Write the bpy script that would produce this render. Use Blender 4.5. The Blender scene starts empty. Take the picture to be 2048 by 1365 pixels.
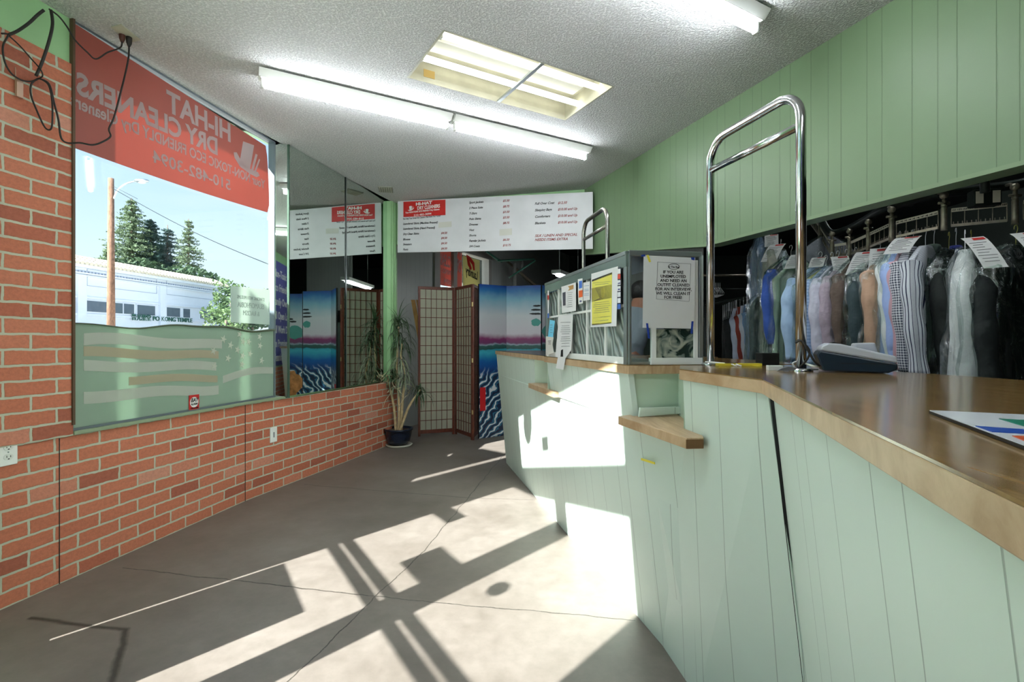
import bpy, bmesh, math, random
from mathutils import Matrix, Vector
random.seed(7)
SC = bpy.context.scene
COL = SC.collection
CH = 1.15          # camera height above the floor
CEIL = 2.706       # front shop ceiling

# ------------------------------------------------------------------ camera, world, sun, exposure
cam_d = bpy.data.cameras.new('camera'); cam = bpy.data.objects.new('camera', cam_d); COL.objects.link(cam)
cam.location = (0, 0, CH); cam.rotation_euler = (math.pi/2, 0, 0)
cam_d.sensor_width = 36; cam_d.lens = 36*1000/2048; cam_d.clip_start = .02; cam_d.clip_end = 500
SC.camera = cam
SC.view_settings.view_transform = 'Standard'; SC.view_settings.look = 'None'
SC.view_settings.exposure = 0.86; SC.view_settings.gamma = 1; SC.view_settings.use_curve_mapping = False
SUN_H = (.666, .746); SUN_K = .65
SKY_STRENGTH = .80; SUN_POWER = 16.5; TUBE = 26.0
try: SC.cycles.transparent_max_bounces = 28
except Exception: pass

wd = bpy.data.worlds.new('sky'); SC.world = wd; wd.use_nodes = True
nt = wd.node_tree; nt.nodes.clear()
tc = nt.nodes.new('ShaderNodeTexCoord'); sp = nt.nodes.new('ShaderNodeSeparateXYZ'); nt.links.new(tc.outputs['Generated'], sp.inputs[0])
rp = nt.nodes.new('ShaderNodeValToRGB'); nt.links.new(sp.outputs[2], rp.inputs[0])
cr = rp.color_ramp
cr.elements[0].position = 0.0; cr.elements[0].color = (.80, .90, .97, 1)
cr.elements[1].position = 0.6; cr.elements[1].color = (.27, .47, .86, 1)
e = cr.elements.new(.12); e.color = (.68, .83, .97, 1)
e = cr.elements.new(.30); e.color = (.48, .68, .94, 1)
mp = nt.nodes.new('ShaderNodeMapping'); mp.inputs['Scale'].default_value = (1.2, 1.2, 7); nt.links.new(tc.outputs['Generated'], mp.inputs[0])
nz = nt.nodes.new('ShaderNodeTexNoise'); nz.inputs['Scale'].default_value = 1.6; nz.inputs['Detail'].default_value = 6; nt.links.new(mp.outputs[0], nz.inputs[0])
rc = nt.nodes.new('ShaderNodeValToRGB'); rc.color_ramp.elements[0].position = .5; rc.color_ramp.elements[1].position = .8
rc.color_ramp.elements[1].color = (.5, .5, .5, 1); nt.links.new(nz.outputs[0], rc.inputs[0])
mx = nt.nodes.new('ShaderNodeMixRGB'); nt.links.new(rc.outputs[0], mx.inputs[0]); nt.links.new(rp.outputs[0], mx.inputs[1]); mx.inputs[2].default_value = (.92, .95, 1, 1)
bg = nt.nodes.new('ShaderNodeBackground'); bg.inputs[1].default_value = SKY_STRENGTH; nt.links.new(mx.outputs[0], bg.inputs[0])
wo = nt.nodes.new('ShaderNodeOutputWorld'); nt.links.new(bg.outputs[0], wo.inputs[0])

sun_d = bpy.data.lights.new('sun', 'SUN'); sun_d.energy = SUN_POWER; sun_d.angle = .0093; sun_d.color = (1, .985, .97)
sun = bpy.data.objects.new('sun', sun_d); COL.objects.link(sun); sun.location = (-20, -22, 20)
sun.rotation_euler = Vector((SUN_H[0], SUN_H[1], -SUN_K)).to_track_quat('-Z', 'Y').to_euler()

# ------------------------------------------------------------------ helpers
def C(r, g=None, b=None):
    if g is None: r, g, b = r
    f = lambda c: (c/255/12.92) if c/255 <= .04045 else ((c/255+.055)/1.055)**2.4
    return (f(r), f(g), f(b), 1)

def base_mat(name):
    m = bpy.data.materials.new(name); m.use_nodes = True
    n = m.node_tree; p = n.nodes['Principled BSDF']
    return m, n, p
def N(n, t, **kw):
    x = n.nodes.new('ShaderNode'+t)
    for k, v in kw.items():
        if k.startswith('i_'):
            key = k[2:]; key = int(key) if key.isdigit() else key.replace('_', ' ')
            x.inputs[key].default_value = v
        else: setattr(x, k, v)
    return x
def L(n, a, b): n.links.new(a, b)
def bump(n, p, src, strength, dist=.01):
    b = N(n, 'Bump'); b.inputs['Strength'].default_value = strength; b.inputs['Distance'].default_value = dist
    L(n, src, b.inputs['Height']); L(n, b.outputs[0], p.inputs['Normal']); return b
def mat(name, col, rough=.5, metal=0, var=.06, vscale=4, bscale=0, bstr=.2, bdist=.004, emit=0, trans=0, alpha=1, spec=.5):
    """plain procedural material: colour with slight noise variation and optional bump"""
    m, n, p = base_mat(name)
    c = C(col)
    tcn = N(n, 'TexCoord'); nzn = N(n, 'TexNoise'); nzn.inputs['Scale'].default_value = vscale; nzn.inputs['Detail'].default_value = 4
    L(n, tcn.outputs['Object'], nzn.inputs[0])
    r = N(n, 'ValToRGB'); r.color_ramp.elements[0].position = .3; r.color_ramp.elements[1].position = .7
    r.color_ramp.elements[0].color = tuple(x*(1-var) for x in c[:3])+(1,); r.color_ramp.elements[1].color = tuple(min(1, x*(1+var)) for x in c[:3])+(1,)
    L(n, nzn.outputs[0], r.inputs[0]); L(n, r.outputs[0], p.inputs['Base Color'])
    p.inputs['Roughness'].default_value = rough; p.inputs['Metallic'].default_value = metal
    p.inputs['Specular IOR Level'].default_value = spec
    if bscale:
        nb = N(n, 'TexNoise'); nb.inputs['Scale'].default_value = bscale; nb.inputs['Detail'].default_value = 3
        L(n, tcn.outputs['Object'], nb.inputs[0]); bump(n, p, nb.outputs[0], bstr, bdist)
    if emit:
        p.inputs['Emission Color'].default_value = c; p.inputs['Emission Strength'].default_value = emit
    if trans:
        out = n.nodes['Material Output']; t = N(n, 'BsdfTranslucent'); L(n, r.outputs[0], t.inputs[0])
        mxs = N(n, 'MixShader'); mxs.inputs[0].default_value = trans
        L(n, p.outputs[0], mxs.inputs[1]); L(n, t.outputs[0], mxs.inputs[2]); L(n, mxs.outputs[0], out.inputs[0])
    return m
def glass_mat(name, tint=(.93, .96, .95), gloss=.05, rough=.01, crumple=0, cscale=8):
    m = bpy.data.materials.new(name); m.use_nodes = True; n = m.node_tree; n.nodes.clear()
    out = N(n, 'OutputMaterial'); t = N(n, 'BsdfTransparent'); t.inputs[0].default_value = tint+(1,)
    g = N(n, 'BsdfGlossy'); g.inputs['Roughness'].default_value = rough; g.inputs[0].default_value = (.95, .97, 1, 1)
    mxs = N(n, 'MixShader'); L(n, t.outputs[0], mxs.inputs[1]); L(n, g.outputs[0], mxs.inputs[2]); L(n, mxs.outputs[0], out.inputs[0])
    if crumple:
        tcn = N(n, 'TexCoord'); mpn = N(n, 'Mapping'); mpn.inputs['Scale'].default_value = (1, 1, .45); L(n, tcn.outputs['Object'], mpn.inputs[0])
        nb = N(n, 'TexNoise'); nb.inputs['Scale'].default_value = cscale; nb.inputs['Detail'].default_value = 5; nb.inputs['Distortion'].default_value = 1.6; L(n, mpn.outputs[0], nb.inputs[0])
        b = N(n, 'Bump'); b.inputs['Strength'].default_value = 1; b.inputs['Distance'].default_value = crumple
        L(n, nb.outputs[0], b.inputs['Height']); L(n, b.outputs[0], g.inputs['Normal'])
        lw = N(n, 'LayerWeight'); lw.inputs[0].default_value = .35; L(n, b.outputs[0], lw.inputs['Normal'])
        mr = N(n, 'MapRange'); mr.inputs['To Min'].default_value = gloss; mr.inputs['To Max'].default_value = min(1, gloss*3.5); L(n, lw.outputs[1], mr.inputs[0]); L(n, mr.outputs[0], mxs.inputs[0])
    else:
        lw = N(n, 'LayerWeight'); lw.inputs[0].default_value = .5; pw = N(n, 'Math', operation='POWER'); pw.inputs[1].default_value = 5; L(n, lw.outputs[1], pw.inputs[0])
        ma = N(n, 'Math', operation='MULTIPLY_ADD'); ma.inputs[1].default_value = .6; ma.inputs[2].default_value = gloss*.6; L(n, pw.outputs[0], ma.inputs[0]); L(n, ma.outputs[0], mxs.inputs[0])
    return m

class MB:
    def __init__(s): s.bm = bmesh.new()
    def face(s, pts):
        try: return s.bm.faces.new([s.bm.verts.new(p) for p in pts])
        except ValueError: return None
    def box(s, F, x0, x1, y0, y1, z0, z1):
        v = [s.bm.verts.new(F @ Vector(p)) for p in ((x0,y0,z0),(x1,y0,z0),(x1,y1,z0),(x0,y1,z0),(x0,y0,z1),(x1,y0,z1),(x1,y1,z1),(x0,y1,z1))]
        for f in ((0,3,2,1),(4,5,6,7),(0,1,5,4),(1,2,6,5),(2,3,7,6),(3,0,4,7)): s.bm.faces.new([v[i] for i in f])
        return s
    def hexa(s, v8):
        v = [s.bm.verts.new(p) for p in v8]
        for f in ((0,3,2,1),(4,5,6,7),(0,1,5,4),(1,2,6,5),(2,3,7,6),(3,0,4,7)): s.bm.faces.new([v[i] for i in f])
        return s
    def extr(s, F, poly, y0, y1):
        """polygon in the frame's x,z plane, extruded along y"""
        a = [s.bm.verts.new(F @ Vector((x, y0, z))) for x, z in poly]; b = [s.bm.verts.new(F @ Vector((x, y1, z))) for x, z in poly]
        s.bm.faces.new(a); s.bm.faces.new(b[::-1]); k = len(a)
        for i in range(k): s.bm.faces.new([a[i], b[i], b[(i+1)%k], a[(i+1)%k]])
        return s
    def prism(s, poly, z0, z1):
        """plan polygon extruded upwards"""
        a = [s.bm.verts.new((x, y, z0)) for x, y in poly]; b = [s.bm.verts.new((x, y, z1)) for x, y in poly]
        s.bm.faces.new(a[::-1]); s.bm.faces.new(b); k = len(a)
        for i in range(k): s.bm.faces.new([a[i], a[(i+1)%k], b[(i+1)%k], b[i]])
        return s
    def tube(s, path, r, seg=10, cap=True):
        path = [Vector(p) for p in path]; rr = r if isinstance(r, (list, tuple)) else [r]*len(path)
        rings = []; prev = None
        for i, p in enumerate(path):
            t = (path[min(i+1, len(path)-1)]-path[max(i-1, 0)])
            t = t.normalized() if t.length > 1e-9 else Vector((0, 0, 1))
            if prev is None:
                a = t.orthogonal().normalized()
            else:
                a = prev - t*prev.dot(t); a = a.normalized() if a.length > 1e-6 else t.orthogonal().normalized()
            prev = a; b = t.cross(a)
            rings.append([s.bm.verts.new(p+(a*math.cos(2*math.pi*k/seg)+b*math.sin(2*math.pi*k/seg))*rr[i]) for k in range(seg)])
        for i in range(len(rings)-1):
            for k in range(seg):
                f = s.bm.faces.new([rings[i][k], rings[i][(k+1)%seg], rings[i+1][(k+1)%seg], rings[i+1][k]]); f.smooth = True
        if cap: s.bm.faces.new(rings[0][::-1]); s.bm.faces.new(rings[-1])
        return s
    def lathe(s, c, prof, seg=32):
        rings = [[s.bm.verts.new((c[0]+r*math.cos(2*math.pi*k/seg), c[1]+r*math.sin(2*math.pi*k/seg), c[2]+z)) for k in range(seg)] for r, z in prof]
        for i in range(len(rings)-1):
            for k in range(seg):
                f = s.bm.faces.new([rings[i][k], rings[i][(k+1)%seg], rings[i+1][(k+1)%seg], rings[i+1][k]]); f.smooth = True
        return s
    def ball(s, c, r, sc=(1,1,1), u=14, v=9):
        g = bmesh.ops.create_uvsphere(s.bm, u_segments=u, v_segments=v, radius=r, matrix=Matrix.Translation(c) @ Matrix.Diagonal((*sc, 1)))
        for vv in g['verts']:
            for f in vv.link_faces: f.smooth = True
        return s
    def text(s, F, txt, x, z, size, y=0, align='LEFT', mirror=False, shear=0, bold=0, depth=.0008, sx=1, rot=0, fit=None):
        cu = bpy.data.curves.new('t', 'FONT'); cu.body = txt; cu.size = size; cu.align_x = align; cu.shear = shear; cu.offset = bold; cu.extrude = depth
        cu.resolution_u = 3
        ob = bpy.data.objects.new('t', cu); me = bpy.data.meshes.new_from_object(ob)
        k = len(s.bm.verts); s.bm.from_mesh(me); s.bm.verts.ensure_lookup_table()
        cr, sr = math.cos(rot), math.sin(rot)
        if fit:
            xs_ = [v.co.x for v in s.bm.verts[k:]]; mn = min(xs_); sx = fit/(max(xs_)-mn)
            for v in s.bm.verts[k:]: v.co.x -= mn
        for v in s.bm.verts[k:]:
            X, Z = v.co.x*sx, v.co.y; X, Z = X*cr-Z*sr, X*sr+Z*cr
            v.co = F @ Vector((x+(-X if mirror else X), y-v.co.z, z+Z))
        bpy.data.objects.remove(ob); bpy.data.curves.remove(cu); bpy.data.meshes.remove(me)
        return s

def uvs(bm):
    uvl = bm.loops.layers.uv.verify(); wl = bm.verts.layers.float.get('wrap')
    if wl is not None:
        for f in bm.faces:
            for l in f.loops: l[uvl].uv = (l.vert[wl], l.vert.co.z)
        return
    for f in bm.faces:
        nn = f.normal
        if abs(nn.z) > .7: t = None
        else: t = Vector((-nn.y, nn.x, 0)).normalized()
        for l in f.loops:
            c = l.vert.co
            l[uvl].uv = (c.x, c.y) if t is None else (c.dot(t), c.z)

def obj(name, mb, m, parent=None, bevel=0, seg=2, smooth=False, loc=None, recalc=True, subsurf=0):
    bm = mb.bm
    if recalc: bmesh.ops.recalc_face_normals(bm, faces=bm.faces)
    bm.normal_update(); uvs(bm)
    if smooth:
        for f in bm.faces: f.smooth = True
    if parent is not None: o0 = world_loc(parent)
    elif loc is not None: o0 = Vector(loc)
    else:
        vs = [v.co for v in bm.verts]
        o0 = Vector(((min(v.x for v in vs)+max(v.x for v in vs))/2, (min(v.y for v in vs)+max(v.y for v in vs))/2, min(v.z for v in vs)))
    for v in bm.verts: v.co -= o0
    me = bpy.data.meshes.new(name); bm.to_mesh(me); bm.free()
    if isinstance(m, (list, tuple)):
        for q in m: me.materials.append(q)
    else: me.materials.append(m)
    o = bpy.data.objects.new(name, me); COL.objects.link(o)
    if parent is not None: o.parent = parent
    else: o.location = o0
    if bevel:
        b = o.modifiers.new('bevel', 'BEVEL'); b.width = bevel; b.segments = seg; b.limit_method = 'ANGLE'; b.angle_limit = .6
    if subsurf:
        b = o.modifiers.new('sub', 'SUBSURF'); b.levels = subsurf; b.render_levels = subsurf
    return o
def world_loc(o):
    p = Vector(o.location)
    while o.parent is not None: o = o.parent; p += Vector(o.location)
    return p
def thing(name, label, cat, loc, group=None):
    o = bpy.data.objects.new(name, None); COL.objects.link(o); o.location = loc; o.empty_display_size = .1
    o['label'] = label; o['category'] = cat
    if group: o['group'] = group
    return o
def tag(o, label, cat, group=None):
    o['label'] = label; o['category'] = cat
    if group: o['group'] = group
    return o
def struct(o): o['kind'] = 'structure'; return o
def frame(o, xd):
    X = Vector((xd[0], xd[1], 0)).normalized(); Z = Vector((0, 0, 1)); Y = Z.cross(X)
    M = Matrix((X, Y, Z)).transposed().to_4x4(); M.translation = Vector((o[0], o[1], o[2] if len(o) > 2 else 0)); return M
ID = Matrix.Identity(4)
def px(u, v, y): return Vector(((u-1024)/1000*y, y, CH+(682.5-v)/1000*y))
def hit(F, u, v, yo=0):
    """where the line of sight through photo point (u, v) meets the frame's plane: local x, z"""
    Fi = F.inverted(); a = Fi @ Vector((0, 0, CH)); b = Fi @ px(u, v, 1) ; d = b-a
    t = (yo-a.y)/d.y; p = a+d*t; return p.x, p.z

# ------------------------------------------------------------------ materials
def brick_mat(name):
    m, n, p = base_mat(name)
    uv = N(n, 'UVMap'); nz = N(n, 'TexNoise'); nz.inputs['Scale'].default_value = 22; nz.inputs['Detail'].default_value = 3; L(n, uv.outputs[0], nz.inputs[0])
    sub = N(n, 'VectorMath', operation='SUBTRACT'); sub.inputs[1].default_value = (.5, .5, .5); L(n, nz.outputs['Color'], sub.inputs[0])
    sc = N(n, 'VectorMath', operation='SCALE'); sc.inputs['Scale'].default_value = .011; L(n, sub.outputs[0], sc.inputs[0])
    ad = N(n, 'VectorMath', operation='ADD'); L(n, uv.outputs[0], ad.inputs[0]); L(n, sc.outputs[0], ad.inputs[1])
    br = N(n, 'TexBrick'); L(n, ad.outputs[0], br.inputs['Vector'])
    br.inputs['Scale'].default_value = 1; br.inputs['Brick Width'].default_value = .213; br.inputs['Row Height'].default_value = .0695
    br.inputs['Mortar Size'].default_value = .0062; br.inputs['Mortar Smooth'].default_value = .25; br.inputs['Bias'].default_value = -.1
    br.inputs['Color1'].default_value = (0, 0, 0, 1); br.inputs['Color2'].default_value = (1, 1, 1, 1); br.inputs['Mortar'].default_value = (.5, .5, .5, 1)
    r = N(n, 'ValToRGB'); L(n, br.outputs['Color'], r.inputs[0]); cr = r.color_ramp
    cr.elements[0].position = 0; cr.elements[0].color = C(168, 94, 72); cr.elements[1].position = 1; cr.elements[1].color = C(204, 132, 106)
    for pos, c in ((.06, (184, 104, 78)), (.12, (192, 112, 84)), (.45, (196, 116, 87)), (.84, (198, 120, 92)), (.90, (206, 144, 122))):
        e = cr.elements.new(pos); e.color = C(c)
    n2 = N(n, 'TexNoise'); n2.inputs['Scale'].default_value = 60; n2.inputs['Detail'].default_value = 6; n2.inputs['Roughness'].default_value = .7; L(n, uv.outputs[0], n2.inputs[0])
    mo = N(n, 'MixRGB', blend_type='MULTIPLY'); mo.inputs[0].default_value = .45
    r2 = N(n, 'ValToRGB'); r2.color_ramp.elements[0].position = .3; r2.color_ramp.elements[0].color = (.55, .5, .48, 1); r2.color_ramp.elements[1].position = .6; r2.color_ramp.elements[1].color = (1.1, 1.1, 1.1, 1)
    L(n, n2.outputs[0], r2.inputs[0]); L(n, r.outputs[0], mo.inputs[1]); L(n, r2.outputs[0], mo.inputs[2])
    mm = N(n, 'MixRGB'); L(n, br.outputs['Fac'], mm.inputs[0]); L(n, mo.outputs[0], mm.inputs[1]); mm.inputs[2].default_value = C(188, 188, 168)
    L(n, mm.outputs[0], p.inputs['Base Color']); p.inputs['Roughness'].default_value = .75
    inv = N(n, 'Math', operation='SUBTRACT'); inv.inputs[0].default_value = 1; L(n, br.outputs['Fac'], inv.inputs[1])
    mu = N(n, 'Math', operation='MULTIPLY_ADD'); mu.inputs[1].default_value = .25; L(n, n2.outputs[0], mu.inputs[0]); L(n, inv.outputs[0], mu.inputs[2])
    bump(n, p, mu.outputs[0], .7, .005)
    return m
M_BRICK = brick_mat('brick_panel')

def panel_mat(name, col, offs, period, gw=.0028, dark=.55, rough=.45, var=.03):
    """painted sheet with vertical grooves at uneven spacing"""
    m, n, p = base_mat(name)
    uv = N(n, 'UVMap'); sx = N(n, 'SeparateXYZ'); L(n, uv.outputs[0], sx.inputs[0])
    last = None
    for o in offs:
        a = N(n, 'Math', operation='ADD'); a.inputs[1].default_value = 100-o; L(n, sx.outputs[0], a.inputs[0])
        b = N(n, 'Math', operation='PINGPONG'); b.inputs[1].default_value = period/2; L(n, a.outputs[0], b.inputs[0])
        if last is None: last = b
        else:
            c = N(n, 'Math', operation='MINIMUM'); L(n, last.outputs[0], c.inputs[0]); L(n, b.outputs[0], c.inputs[1]); last = c
    mr = N(n, 'MapRange'); mr.inputs['From Min'].default_value = gw*.4; mr.inputs['From Max'].default_value = gw; L(n, last.outputs[0], mr.inputs[0])
    nz = N(n, 'TexNoise'); nz.inputs['Scale'].default_value = 3; nz.inputs['Detail'].default_value = 5; L(n, uv.outputs[0], nz.inputs[0])
    c = C(col); r = N(n, 'ValToRGB'); r.color_ramp.elements[0].position = .3; r.color_ramp.elements[1].position = .7
    r.color_ramp.elements[0].color = tuple(x*(1-var) for x in c[:3])+(1,); r.color_ramp.elements[1].color = tuple(min(1, x*(1+var)) for x in c[:3])+(1,)
    L(n, nz.outputs[0], r.inputs[0])
    mm = N(n, 'MixRGB'); L(n, mr.outputs[0], mm.inputs[0]); mm.inputs[1].default_value = tuple(x*dark for x in c[:3])+(1,); L(n, r.outputs[0], mm.inputs[2])
    L(n, mm.outputs[0], p.inputs['Base Color']); p.inputs['Roughness'].default_value = rough
    nb = N(n, 'TexNoise'); nb.inputs['Scale'].default_value = 120; L(n, uv.outputs[0], nb.inputs[0])
    ma = N(n, 'Math', operation='MULTIPLY_ADD'); ma.inputs[1].default_value = .06; L(n, nb.outputs[0], ma.inputs[0]); L(n, mr.outputs[0], ma.inputs[2])
    bump(n, p, ma.outputs[0], .5, .003)
    return m
M_MINT = panel_mat('mint_panelling', (204, 219, 208), (0, .09, .25), .43, gw=.0019, dark=.6)
M_MINTN = mat('mint_niche_paint', (194, 214, 194), .5)
M_SOFF = panel_mat('sage_soffit_panelling', (120, 146, 110), (0, .1, .17, .3, .37), .5, dark=.8)
M_GREEN = mat('leaf_green_trim_paint', (160, 204, 150), .4, bscale=30, bstr=.1)
M_GWALL = panel_mat('grey_back_panelling', (168, 172, 166), (0, .1, .2), .3, dark=.7)
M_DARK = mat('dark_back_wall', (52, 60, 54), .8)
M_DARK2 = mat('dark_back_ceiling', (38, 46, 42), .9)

def ceil_mat():
    m, n, p = base_mat('popcorn_ceiling')
    t = N(n, 'TexCoord'); nz = N(n, 'TexNoise'); nz.inputs['Scale'].default_value = 90; nz.inputs['Detail'].default_value = 3; nz.inputs['Roughness'].default_value = .55
    L(n, t.outputs['Object'], nz.inputs[0])
    r = N(n, 'ValToRGB'); r.color_ramp.elements[0].position = .36; r.color_ramp.elements[1].position = .6; L(n, nz.outputs[0], r.inputs[0])
    n3 = N(n, 'TexNoise'); n3.inputs['Scale'].default_value = 1.2; n3.inputs['Detail'].default_value = 4; L(n, t.outputs['Object'], n3.inputs[0])
    r3 = N(n, 'ValToRGB'); r3.color_ramp.elements[0].position = .35; r3.color_ramp.elements[0].color = C(240, 240, 239); r3.color_ramp.elements[1].position = .7; r3.color_ramp.elements[1].color = C(248, 248, 247)
    L(n, n3.outputs[0], r3.inputs[0]); mm = N(n, 'MixRGB', blend_type='MULTIPLY'); mm.inputs[0].default_value = 1; L(n, r3.outputs[0], mm.inputs[1])
    r4 = N(n, 'ValToRGB'); r4.color_ramp.elements[0].position = .46; r4.color_ramp.elements[0].color = (.8, .8, .8, 1); r4.color_ramp.elements[1].position = .6; L(n, nz.outputs[0], r4.inputs[0]); L(n, r4.outputs[0], mm.inputs[2])
    L(n, mm.outputs[0], p.inputs['Base Color']); p.inputs['Roughness'].default_value = .85
    bump(n, p, r.outputs[0], 1, .009); return m
M_CEIL = ceil_mat()

def floor_mat():
    m, n, p = base_mat('worn_concrete_floor')
    t = N(n, 'TexCoord'); g = N(n, 'NewGeometry')
    def noise(s, d=5, r=.6):
        x = N(n, 'TexNoise'); x.inputs['Scale'].default_value = s; x.inputs['Detail'].default_value = d; x.inputs['Roughness'].default_value = r; L(n, g.outputs['Position'], x.inputs[0]); return x
    n1 = noise(1.3); n2 = noise(14, 8, .7); n3 = noise(5, 6)
    r = N(n, 'ValToRGB'); cr = r.color_ramp; cr.elements[0].position = .3; cr.elements[0].color = C(104, 95, 87); cr.elements[1].position = .7; cr.elements[1].color = C(132, 123, 116); L(n, n1.outputs[0], r.inputs[0])
    r2 = N(n, 'ValToRGB'); r2.color_ramp.elements[0].position = .3; r2.color_ramp.elements[0].color = (.75, .74, .72, 1); r2.color_ramp.elements[1].position = .62; r2.color_ramp.elements[1].color = (1.05, 1.05, 1.05, 1); L(n, n2.outputs[0], r2.inputs[0])
    mm = N(n, 'MixRGB', blend_type='MULTIPLY'); mm.inputs[0].default_value = .7; L(n, r.outputs[0], mm.inputs[1]); L(n, r2.outputs[0], mm.inputs[2])
    # distance to crack segments
    sub = N(n, 'VectorMath', operation='SUBTRACT'); sub.inputs[1].default_value = (.5, .5, .5); L(n, n3.outputs['Color'], sub.inputs[0])
    sc = N(n, 'VectorMath', operation='SCALE'); sc.inputs['Scale'].default_value = .05; L(n, sub.outputs[0], sc.inputs[0])
    po = N(n, 'VectorMath', operation='ADD'); L(n, g.outputs['Position'], po.inputs[0]); L(n, sc.outputs[0], po.inputs[1])
    fl = N(n, 'VectorMath', operation='MULTIPLY'); fl.inputs[1].default_value = (1, 1, 0); L(n, po.outputs[0], fl.inputs[0])
    def P(u, v): y = CH*1000/(v-682.5); return Vector(((u-1024)/1000*y, y, 0))
    segs = [((246,1137),(738,1192),.004),((738,1192),(1272,1243),.003),((608,970),(943,997),.004),((943,997),(1066,1000),.003),((1012,905),(850,1100),.003),((850,1100),(574,1365),.003),
            ((62,1237),(250,1262),.012),((250,1262),(222,1365),.014)]
    last = None
    for a, b, w in segs:
        A, B = P(*a), P(*b); d = B-A
        pa = N(n, 'VectorMath', operation='SUBTRACT'); L(n, fl.outputs[0], pa.inputs[0]); pa.inputs[1].default_value = A
        dt = N(n, 'VectorMath', operation='DOT_PRODUCT'); L(n, pa.outputs[0], dt.inputs[0]); dt.inputs[1].default_value = d/d.length_squared
        cl = N(n, 'Clamp'); L(n, dt.outputs['Value'], cl.inputs[0])
        sb = N(n, 'VectorMath', operation='SCALE'); sb.inputs[0].default_value = d; L(n, cl.outputs[0], sb.inputs['Scale'])
        df = N(n, 'VectorMath', operation='SUBTRACT'); L(n, pa.outputs[0], df.inputs[0]); L(n, sb.outputs[0], df.inputs[1])
        le = N(n, 'VectorMath', operation='LENGTH'); L(n, df.outputs[0], le.inputs[0])
        di = N(n, 'Math', operation='DIVIDE'); L(n, le.outputs['Value'], di.inputs[0]); di.inputs[1].default_value = w
        if last is None: last = di
        else:
            mi = N(n, 'Math', operation='MINIMUM'); L(n, last.outputs[0], mi.inputs[0]); L(n, di.outputs[0], mi.inputs[1]); last = mi
    mr = N(n, 'MapRange'); mr.inputs['From Min'].default_value = .3; mr.inputs['From Max'].default_value = 1.3; L(n, last.outputs[0], mr.inputs[0])
    cm = N(n, 'MixRGB'); L(n, mr.outputs[0], cm.inputs[0]); cm.inputs[1].default_value = C(60, 56, 50); L(n, mm.outputs[0], cm.inputs[2])
    L(n, cm.outputs[0], p.inputs['Base Color'])
    rr = N(n, 'MapRange'); rr.inputs['To Min'].default_value = .38; rr.inputs['To Max'].default_value = .62; L(n, n2.outputs[0], rr.inputs[0]); L(n, rr.outputs[0], p.inputs['Roughness'])
    ad = N(n, 'Math', operation='MULTIPLY_ADD'); ad.inputs[1].default_value = .5; L(n, n2.outputs[0], ad.inputs[0]); L(n, mr.outputs[0], ad.inputs[2])
    bump(n, p, ad.outputs[0], .35, .004); return m
M_FLOOR = floor_mat()

def wood_mat(name, c1, c2, rough=.3, scale=1, ang=0):
    m, n, p = base_mat(name)
    t = N(n, 'TexCoord'); mp = N(n, 'Mapping'); mp.inputs['Rotation'].default_value = (0, 0, ang); mp.inputs['Scale'].default_value = (14*scale, 1.1*scale, 3*scale)
    L(n, t.outputs['Object'], mp.inputs[0])
    nz = N(n, 'TexNoise'); nz.inputs['Scale'].default_value = 3; nz.inputs['Detail'].default_value = 8; nz.inputs['Roughness'].default_value = .62; nz.inputs['Distortion'].default_value = .7; L(n, mp.outputs[0], nz.inputs[0])
    r = N(n, 'ValToRGB'); r.color_ramp.elements[0].position = .33; r.color_ramp.elements[0].color = C(c1); r.color_ramp.elements[1].position = .66; r.color_ramp.elements[1].color = C(c2)
    L(n, nz.outputs[0], r.inputs[0]); L(n, r.outputs[0], p.inputs['Base Color']); p.inputs['Roughness'].default_value = rough
    return m
M_TOP = wood_mat('varnished_oak_laminate', (112, 84, 46), (150, 120, 76), .14, 1, -.33)
M_EDGE = wood_mat('oak_edge_strip', (168, 136, 100), (200, 172, 138), .38, 1.2, .1)
M_TOPD = mat('black_laminate', (22, 22, 24), .25)
M_CHROME = mat('chrome_tube', (212, 214, 216), .12, 1, var=.08, vscale=60)
M_STEEL = mat('dull_steel_tube', (168, 166, 160), .26, 1, var=.15, vscale=60)
M_ALU = mat('brushed_aluminium', (170, 178, 178), .35, .9)
M_WHITE = mat('white_enamel', (235, 236, 232), .4)
M_WFIX = mat('white_lamp_housing', (222, 224, 218), .45)
M_CREAM = mat('aged_cream_enamel', (186, 184, 166), .5, var=.15, vscale=6)
M_PAPER = mat('white_paper', (236, 236, 236), .7, trans=.15)
M_BLK = mat('black_print', (18, 18, 20), .5)
M_GREYPR = mat('grey_print', (110, 112, 116), .6)
M_RED = mat('red_print', (190, 32, 28), .45)
M_RUST = mat('dark_red_print', (140, 40, 36), .5)
M_CORD = mat('black_rubber_cord', (34, 30, 26), .55)
M_YEL = mat('yellow_tape', (226, 210, 60), .5)
M_BLUET = mat('blue_painters_tape', (30, 62, 160), .5)
M_TUBE = mat('glowing_fluorescent_tube', (244, 249, 255), .4, emit=TUBE, var=0)
M_TUBE2 = mat('dim_fluorescent_tube', (255, 253, 240), .4, emit=4.0, var=0)
M_GLASS = glass_mat('window_glass')
M_POLY = glass_mat('clear_plastic_film', (.9, .94, .93), .09, .1, .035, 11)
M_POLYG = glass_mat('clear_green_plastic_film', (.78, .88, .82), .12, .09, .04, 9)
def mirror_mat():
    m, n, p = base_mat('green_tinted_mirror'); p.inputs['Base Color'].default_value = (.66, .74, .69, 1); p.inputs['Metallic'].default_value = 1; p.inputs['Roughness'].default_value = .015; return m
M_MIRR = mirror_mat()

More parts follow.
